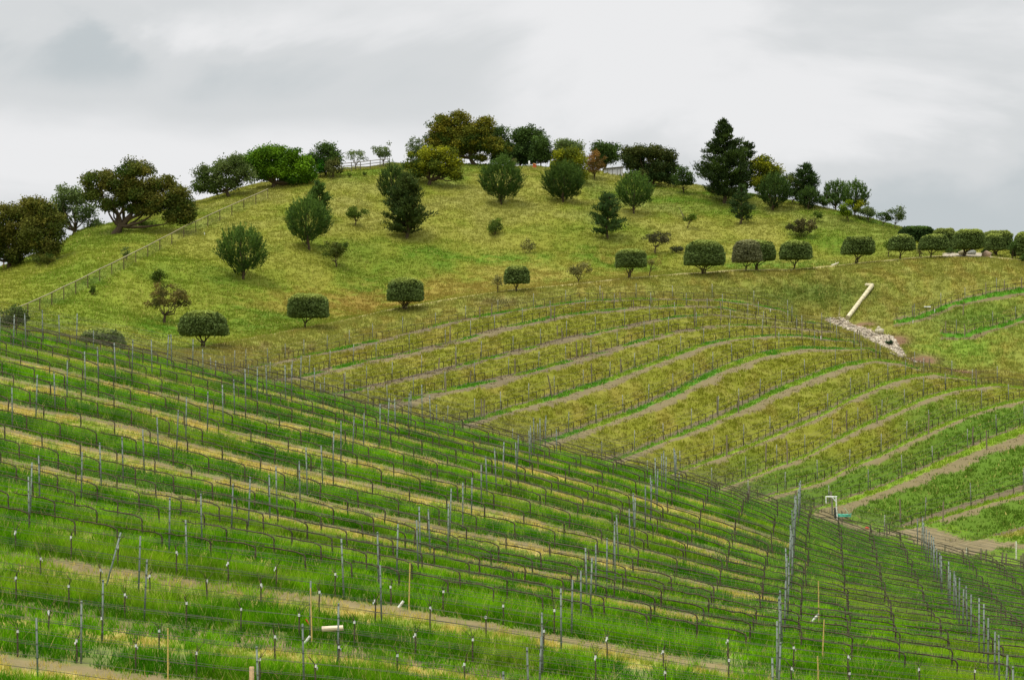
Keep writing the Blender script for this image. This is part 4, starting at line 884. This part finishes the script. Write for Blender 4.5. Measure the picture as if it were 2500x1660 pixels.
T('tree', 'yellow-green rounded tree behind the giant conifer on its right', 'tree', 'oak', 1882, 492, 1836, 1909, 375, 470, cYE * .85, cOK2, blobs=[(1862,402,28,26),(1885,422,26,26),(1868,445,34,30),(1895,455,20,24)], dD=4)
T('bush', 'low olive bush under the giant conifer', 'bush', 'shrub', 1748, 478, 1735, 1775, 462, 478, cYE, cOK2)
T('pine_tree', 'dark round pine standing right below the yellow-green rounded tree', 'pine tree', 'pine_round', 1886, 516, 1850, 1934, 430, 512, cDK, cDK2, dens=1.1)
T('conifer', 'pointed mid-green conifer right of the dark round pine', 'conifer', 'conifer', 1966, 504, 1924, 2004, 406, 498, lin(66, 88, 42), cDK2, dens=1.2, gap=.5)
T('tree', 'feathery olive tree directly left of the pointed mid-green conifer', 'tree', 'small', 1935, 500, 1908, 1966, 413, 496, lin(104, 116, 52), cDK2, dens=1.1)
T('bush', 'dark dense bush at the foot of the pointed mid-green conifer', 'bush', 'pine_round', 1975, 512, 1948, 2003, 463, 510, cDK, cDK2, dens=1.3)
T('pine_tree', 'bristly pine on the skyline, left part of the low right clump', 'pine tree', 'pine_round', 2040, 514, 2008, 2072, 444, 508, cPI, cDK2, dens=1.2)
T('pine_tree', 'bristly wide pine on the skyline right of the low clump centre', 'pine tree', 'pine_round', 2088, 528, 2055, 2120, 446, 515, cPI, cDK2, dens=1.2)
T('bush', 'dark bush filling the gap below the bristly skyline pine', 'bush', 'shrub', 2020, 512, 1996, 2050, 470, 508, cDK, cDK2, dens=1.2)
T('shrub', 'bright yellow-green upright shrub in front of the bristly pines', 'shrub', 'small', 2071, 542, 2048, 2088, 490, 532, lin(118, 140, 24), cOK2, dens=1.5)
T('shrub', 'dull yellow bush behind the bright yellow-green shrub', 'shrub', 'shrub', 2102, 535, 2082, 2122, 486, 530, cYE, cOK2, dens=1.2)
T('tree', 'grey pointed small tree on the skyline right of the yellow shrub', 'tree', 'small', 2120, 543, 2096, 2146, 499, 536, cGR * .8, cGR2)
T('tree', 'small grey-green tree with forked trunk alone on the right skyline', 'tree', 'small', 2183, 558, 2166, 2216, 503, 545, cGR * .8, cGR2, dens=.9)
T('tree', 'small dark tree directly left of the forked skyline tree', 'tree', 'small', 2155, 552, 2138, 2176, 515, 545, cDK * 1.1, cDK2)
T('small_tree', 'small round dark tree on the slope above the brown round bush', 'small tree', 'small', 1990, 545, 1975, 2008, 513, 535, cOK, cDK2, dens=1.4)
T('bush', 'large round brownish bush on the right slope above the topiaries', 'bush', 'shrub', 1952, 580, 1917, 1995, 531, 576, lin(100, 94, 56), lin(64, 68, 38), dens=1.2)
T('conifer', 'young open conifer on the slope below the giant conifer', 'conifer', 'conifer', 1806, 549, 1772, 1850, 454, 542, lin(70, 90, 46), cDK2, dens=.7, gap=.9)
T('small_tree', 'small bright green tree with a bent trunk on the right slope', 'small tree', 'small', 1679, 559, 1666, 1704, 520, 545, cOK * 1.2, cOK2, dens=1.3)
# pines planted across the hillside
T('pine_tree', 'broad bristly pine low on the left slope above the flat brown tree', 'pine tree', 'pine_round', 595, 683, 532, 651, 557, 674, cPI, cPI2, dens=1.15)
T('pine_tree', 'bristly pine upslope right of the lowest left pine', 'pine tree', 'pine_round', 756, 613, 696, 808, 487, 600, cPI, cPI2, dens=1.2)
T('conifer', 'slim pointed conifer rising behind the second bristly pine', 'conifer', 'conifer', 780, 540, 749, 806, 449, 530, cPI * .9, cPI2, dens=1.1, gap=.6)
T('pine_tree', 'dark egg-shaped pine just behind the largest slope pine', 'pine tree', 'pine_round', 962, 500, 924, 1000, 404, 495, cDK, cDK2, dens=1.2)
T('pine_tree', 'largest broad conical pine in the middle of the slope', 'pine tree', 'conifer', 991, 583, 928, 1064, 430, 572, lin(78, 90, 38), cDK2, dens=1.7, gap=.72)
T('pine_tree', 'ball-shaped dark pine just below the hilltop centre', 'pine tree', 'pine_round', 1225, 501, 1171, 1278, 387, 496, cPI * .85, cPI2, dens=1.25)
T('pine_tree', 'darkest ball-shaped pine right of the hilltop centre', 'pine tree', 'pine_round', 1376, 495, 1327, 1425, 400, 493, cPI * .7, cPI2 * .8, dens=1.4)
T('pine_tree', 'mid-green ball-shaped pine below the white shed', 'pine tree', 'pine_round', 1548, 522, 1501, 1596, 429, 515, cPI, cPI2, dens=1.0)
T('pine_tree', 'ragged tufted pine left below the shed pine', 'pine tree', 'conifer', 1484, 583, 1439, 1534, 478, 576, lin(66, 88, 44), cPI2, dens=.95, gap=.55)
# small trees and shrubs of the slope
T('small_tree', 'flat-topped brownish tree above the second topiary from the left', 'small tree', 'small', 401, 789, 342, 471, 692, 765, lin(118, 104, 54), lin(74, 78, 36), dens=.75)
T('shrub', 'small olive shrub above the flat-topped brownish tree', 'shrub', 'shrub', 386, 691, 360, 412, 657, 690, cOK * .9, cOK2, dens=.8)
T('shrub', 'tiny dark shrub near the chain-link fence', 'shrub', 'shrub', 226, 720, 217, 237, 695, 719, cOK, cOK2)
T('shrub', 'thin bare bush growing through the chain-link fence', 'shrub', 'shrub', 304, 634, 290, 321, 603, 630, cGR, cGR2, dens=.35)
T('bush', 'rounded green bush at the left edge where the chain-link fence ends', 'bush', 'shrub', 34, 815, -4, 68, 742, 812, lin(86, 104, 44), cOK2, dens=1.1)
T('small_tree', 'round olive-green small tree left of the largest slope pine', 'small tree', 'small', 868, 553, 840, 903, 501, 540, cOK, cOK2, dens=.9)
T('small_tree', 'round olive small tree below the second bristly pine', 'small tree', 'small', 820, 653, 777, 857, 587, 636, lin(94, 98, 40), cOK2, dens=.9)
T('shrub', 'dark lopsided shrub alone in the middle of the slope', 'shrub', 'shrub', 1207, 576, 1188, 1230, 531, 575, cOK, cDK2, dens=1.0)
T('shrub', 'thin grey-olive shrub below the lopsided shrub', 'shrub', 'shrub', 1286, 620, 1268, 1307, 580, 616, cPL, cPL2, dens=.45)
T('small_tree', 'pale sparse small tree left of the fifth topiary', 'small tree', 'small', 1216, 716, 1200, 1229, 668, 705, cPL, cPL2, dens=.3)
T('small_tree', 'pale round small tree between the fifth and sixth topiaries', 'small tree', 'small', 1412, 691, 1385, 1444, 639, 682, cPL * .9, cPL2, dens=.8)
T('small_tree', 'pale yellowish sparse tree right beside the sixth topiary', 'small tree', 'small', 1583, 675, 1580, 1620, 621, 655, lin(150, 142, 62), cPL2, dens=.4)
T('small_tree', 'flat dark grey tree leaning above the sixth topiary', 'small tree', 'small', 1600, 621, 1568, 1639, 560, 600, lin(86, 84, 56), lin(60, 62, 40), dens=.8)
T('shrub', 'low dark grey shrub left of the big seventh topiary', 'shrub', 'shrub', 1655, 618, 1636, 1678, 600, 616, lin(84, 88, 58), lin(58, 64, 42))
T('small_tree', 'thin olive small tree left of the tenth topiary', 'small tree', 'small', 2170, 628, 2152, 2186, 585, 615, cOK, cOK2, dens=.6)
T('shrub', 'sparse reddish-grey shrub between the two round topiaries at right', 'shrub', 'shrub', 2246, 628, 2236, 2258, 600, 626, cPL, cPL2, dens=.3)
for x, y, lb in ((852, 434, 'tiny dark shrub in the grass below the rail fence, left one'), (890, 430, 'tiny dark shrub in the grass below the rail fence, right one')): T('shrub', lb, 'shrub', 'shrub', x, y, x - 6, x + 6, y - 12, y - 1, cOK, cOK2)
T('bush', 'small dark green bush growing in the rubble channel', 'bush', 'shrub', 2170, 843, 2161, 2180, 831, 842, lin(60, 84, 50), lin(40, 60, 36), lo=222, hi=262, dens=1.3)
# topiaries along the track
G = 'clipped topiary trees along the track'
TP = [('lowest clipped topiary half hidden by the near ridge at left', 248, 872, 196, 302, 801, 862, 1, 1.0), ('wide clipped topiary on a forked trunk, second from the left', 495, 850, 440, 554, 758, 824, 2, 1.0),
 ('box-shaped clipped topiary on a straight single trunk, third from the left', 743, 802, 703, 802, 717, 780, 1, 1.0), ('tall clipped topiary on several close stems, fourth from the left', 987, 757, 946, 1034, 677, 740, 3, 1.0),
 ('smallest dome-shaped clipped topiary on a thin trunk, fifth from the left', 1260, 712, 1230, 1293, 648, 697, 1, .9), ('square-headed clipped topiary beside the pale sparse tree', 1536, 681, 1502, 1578, 608, 657, 2, 1.0),
 ('largest clipped topiary on thick stems, seventh from the left', 1717, 671, 1672, 1768, 585, 652, 3, 1.0), ('greyish thin clipped topiary in front of the green one it overlaps', 1821, 662, 1787, 1860, 585, 645, 1, .7),
 ('green clipped topiary partly behind the greyish one', 1845, 660, 1818, 1892, 586, 640, 2, 1.0), ('clipped topiary on a slim trunk right of the overlapping pair', 1939, 660, 1904, 1982, 587, 638, 1, 1.0),
 ('flat-topped clipped topiary on a wide forked trunk', 2091, 645, 2056, 2135, 575, 625, 2, 1.0), ('round-cornered clipped topiary left of the double-headed one', 2197, 634, 2171, 2233, 572, 616, 1, 1.0),
 ('double-headed clipped topiary left of the tall hedge blocks', 2272, 630, 2245, 2315, 572, 614, 1, 1.0), ('tall block-shaped clipped tree, largest at the right end of the track', 2353, 626, 2328, 2402, 560, 612, 2, 1.0),
 ('narrow clipped topiary with white showing through below, near the right edge', 2432, 625, 2404, 2453, 570, 615, 2, 1.0), ('clipped topiary cut by the right edge of the photo', 2496, 634, 2476, 2530, 566, 628, 1, 1.0)]
for k, (lb, bx, by, xl, xr, yt, yb, tn, dn) in enumerate(TP):
    g1, g2 = (cTP, cTP2) if k != 7 else (lin(156, 156, 108), lin(116, 118, 82))
    T('topiary_tree', lb, 'topiary tree', 'topiary', bx, by, xl, xr, yt, yb - 4, g1, g2, G, trunks=tn, dens=dn, lo=186, gap=3.6 if k in (2, 5, 13) else 2.5)
T('hedge', 'tall clipped hedge block behind the double-headed topiary', 'hedge', 'topiary', 2303, 622, 2276, 2334, 558, 620, cTP * .8, cTP2, gap=5, dD=4)
T('hedge', 'tall clipped hedge block behind the narrow topiary near the right edge', 'hedge', 'topiary', 2436, 622, 2400, 2470, 564, 618, cTP * .8, cTP2, gap=5, dD=4)
T('hedge', 'long low dark hedge on the skyline left of the clipped blocks', 'hedge', 'topiary', 2235, 600, 2192, 2282, 553, 590, cDK * 1.2, cDK2, gap=2.6, dD=5, leaf=.22)
T('bush', 'dark bush between the narrow topiary and the right edge', 'bush', 'shrub', 2474, 632, 2452, 2498, 588, 630, cDK, cDK2, dens=1.3)
T('bush', 'low dark bush behind the tall block-shaped clipped tree', 'bush', 'shrub', 2325, 622, 2300, 2350, 605, 622, cDK, cDK2, dens=1.3, dD=2)
T('bush', 'low dark bush spilling down the slope at the right edge', 'bush', 'shrub', 2506, 650, 2484, 2530, 614, 645, cDK, cDK2, dens=1.3)
T('bush', 'dark low bush under the right hedge block', 'bush', 'shrub', 2440, 624, 2396, 2410, 606, 622, cDK, cDK2, dens=1.3)
for x, y, r, lb, c in ((2350, 623, .45, 'pale boulder under the block-shaped clipped tree', (158,150,118)), (2372, 622, .45, 'grey-white boulder right of the pale boulder', (150,152,144)), (2408, 627, .5, 'pinkish boulder at the end of the paved lot', (164,140,118))):
    b = MB(); b.add(ICO * RNG.uniform(.85, 1.15, (12, 1)) * np.array([r * 1.5, r, r]) + (0, 0, r * .6), IF, lin(*c)); o = b.build('boulder', M_ROCK); o.location = hit(x, y, 255, 300); tag(o, lb, 'boulder')

# dead twig tree, shed, hill-top odds and ends, little white stake
P = hit(1672, 540, 260, 340); b = MB()
for q in range(7): tube(b, [(0, 0, 0), (-.15 - .05 * q, 0, .5 + .1 * q), (-.3 - .12 * q, .1 * (q % 3), 1.1 + .2 * q)], [.04, .025, .012], lin(110, 100, 84), sides=4)
o = b.build('dead_shrub', M_BARK); o.location = P; tag(o, 'leafless grey twiggy shrub above the small bent green tree', 'dead shrub')
P = hit(1498, 428, 300, 340); s = P[1] / F
e_ = empty('shed', P, 'small white shed with low sloping roof under the dark hilltop trees', 'shed')
wdt = 46 * s; hgt_ = 19 * s
b = MB(); wc = lin(212, 210, 205); b.add([(-wdt/2, 0, -.3), (wdt/2, 0, -.3), (wdt/2, 0, hgt_), (-wdt/2, 0, hgt_ * .75), (-wdt/2, 3, -.3), (wdt/2, 3, -.3), (wdt/2, 3, hgt_), (-wdt/2, 3, hgt_ * .75)],
   [(0,1,2,3),(5,4,7,6),(4,0,3,7),(1,5,6,2),(3,2,6,7)], wc); b.build('wall', M_PAINT, e_)
b = MB(); b.add([(-wdt/2 - .2, -.25, hgt_ * .75 + .03), (wdt/2 + .2, -.25, hgt_ + .05), (wdt/2 + .2, 3.2, hgt_ + .05), (-wdt/2 - .2, 3.2, hgt_ * .75 + .03), (-wdt/2 - .2, -.25, hgt_ * .75 + .13), (wdt/2 + .2, -.25, hgt_ + .15), (wdt/2 + .2, 3.2, hgt_ + .15), (-wdt/2 - .2, 3.2, hgt_ * .75 + .13)],
   [(0,3,2,1),(4,5,6,7),(0,1,5,4),(1,2,6,5),(2,3,7,6),(3,0,4,7)], lin(120, 118, 112)); b.build('roof', M_PAINT, e_)
for q in (-1.0, -.2, .6, 1.2):
    b = MB(); box(b, (q - .03, -.06, -.2), (q + .03, -.003, hgt_ * .72), lin(120, 116, 105)); b.build('batten', M_WOOD, e_)
P = hit(1292, 409, 300, 345); b = MB(); box(b, (-.12, -.1, -.2), (.12, .1, 1.05), lin(215, 215, 212)); o = b.build('white_pillar', M_PAINT); o.location = P; tag(o, 'white pillar under the dark twin trees on the hilltop', 'pillar')
P = hit(1305, 409, 300, 345); b = MB(); tube(b, [(0, 0, -.1), (0, 0, .3), (0, 0, .36)], [.35, .28, .3], lin(190, 90, 55), sides=10)
for q in range(14): a_ = RNG.uniform(0, 6.28); tube(b, [(0, 0, .3), (.3 * math.cos(a_), .3 * math.sin(a_), .55)], [.05, .08], lin(200, 130, 60), sides=4)
o = b.build('flower_tub', M_PAINT); o.location = P; tag(o, 'orange tub of flowers beside the white pillar on the hilltop', 'flower tub')
P = hit(499, 574, 200, 330); b = MB(); tube(b, [(0, 0, -.1), (0, 0, .35)], .07, lin(235, 235, 225), sides=8); o = b.build('marker_stake', M_PVC); o.location = P; tag(o, 'small white marker stake alone in the grass right of the chain-link fence', 'stake')
P = hit(9, 655, 200, 330); b = MB(); tube(b, [(0, 0, -.1), (.03, 0, 1.2)], [.1, .09], lin(150, 118, 76), sides=8, rough=.08); o = b.build('tree_stump', M_WOOD); o.location = P; tag(o, 'short pale wooden stump under the left-edge oak', 'stump')
P = hit(2030, 649, 250, 300); b = MB(); tube(b, [(0, 0, 0), (.5, 0, .15), (.9, 0, .35), (1.0, 0, .5)], [.16, .18, .1, .04], lin(205, 200, 175), sides=6, rough=.15); tube(b, [(.6, 0, .2), (.55, 0, .6)], [.05, .02], lin(200, 195, 170), sides=5)
o = b.build('fallen_log', M_WOOD); o.location = P; tag(o, 'pale broken log lying by the track left of the flat-topped topiary', 'log')
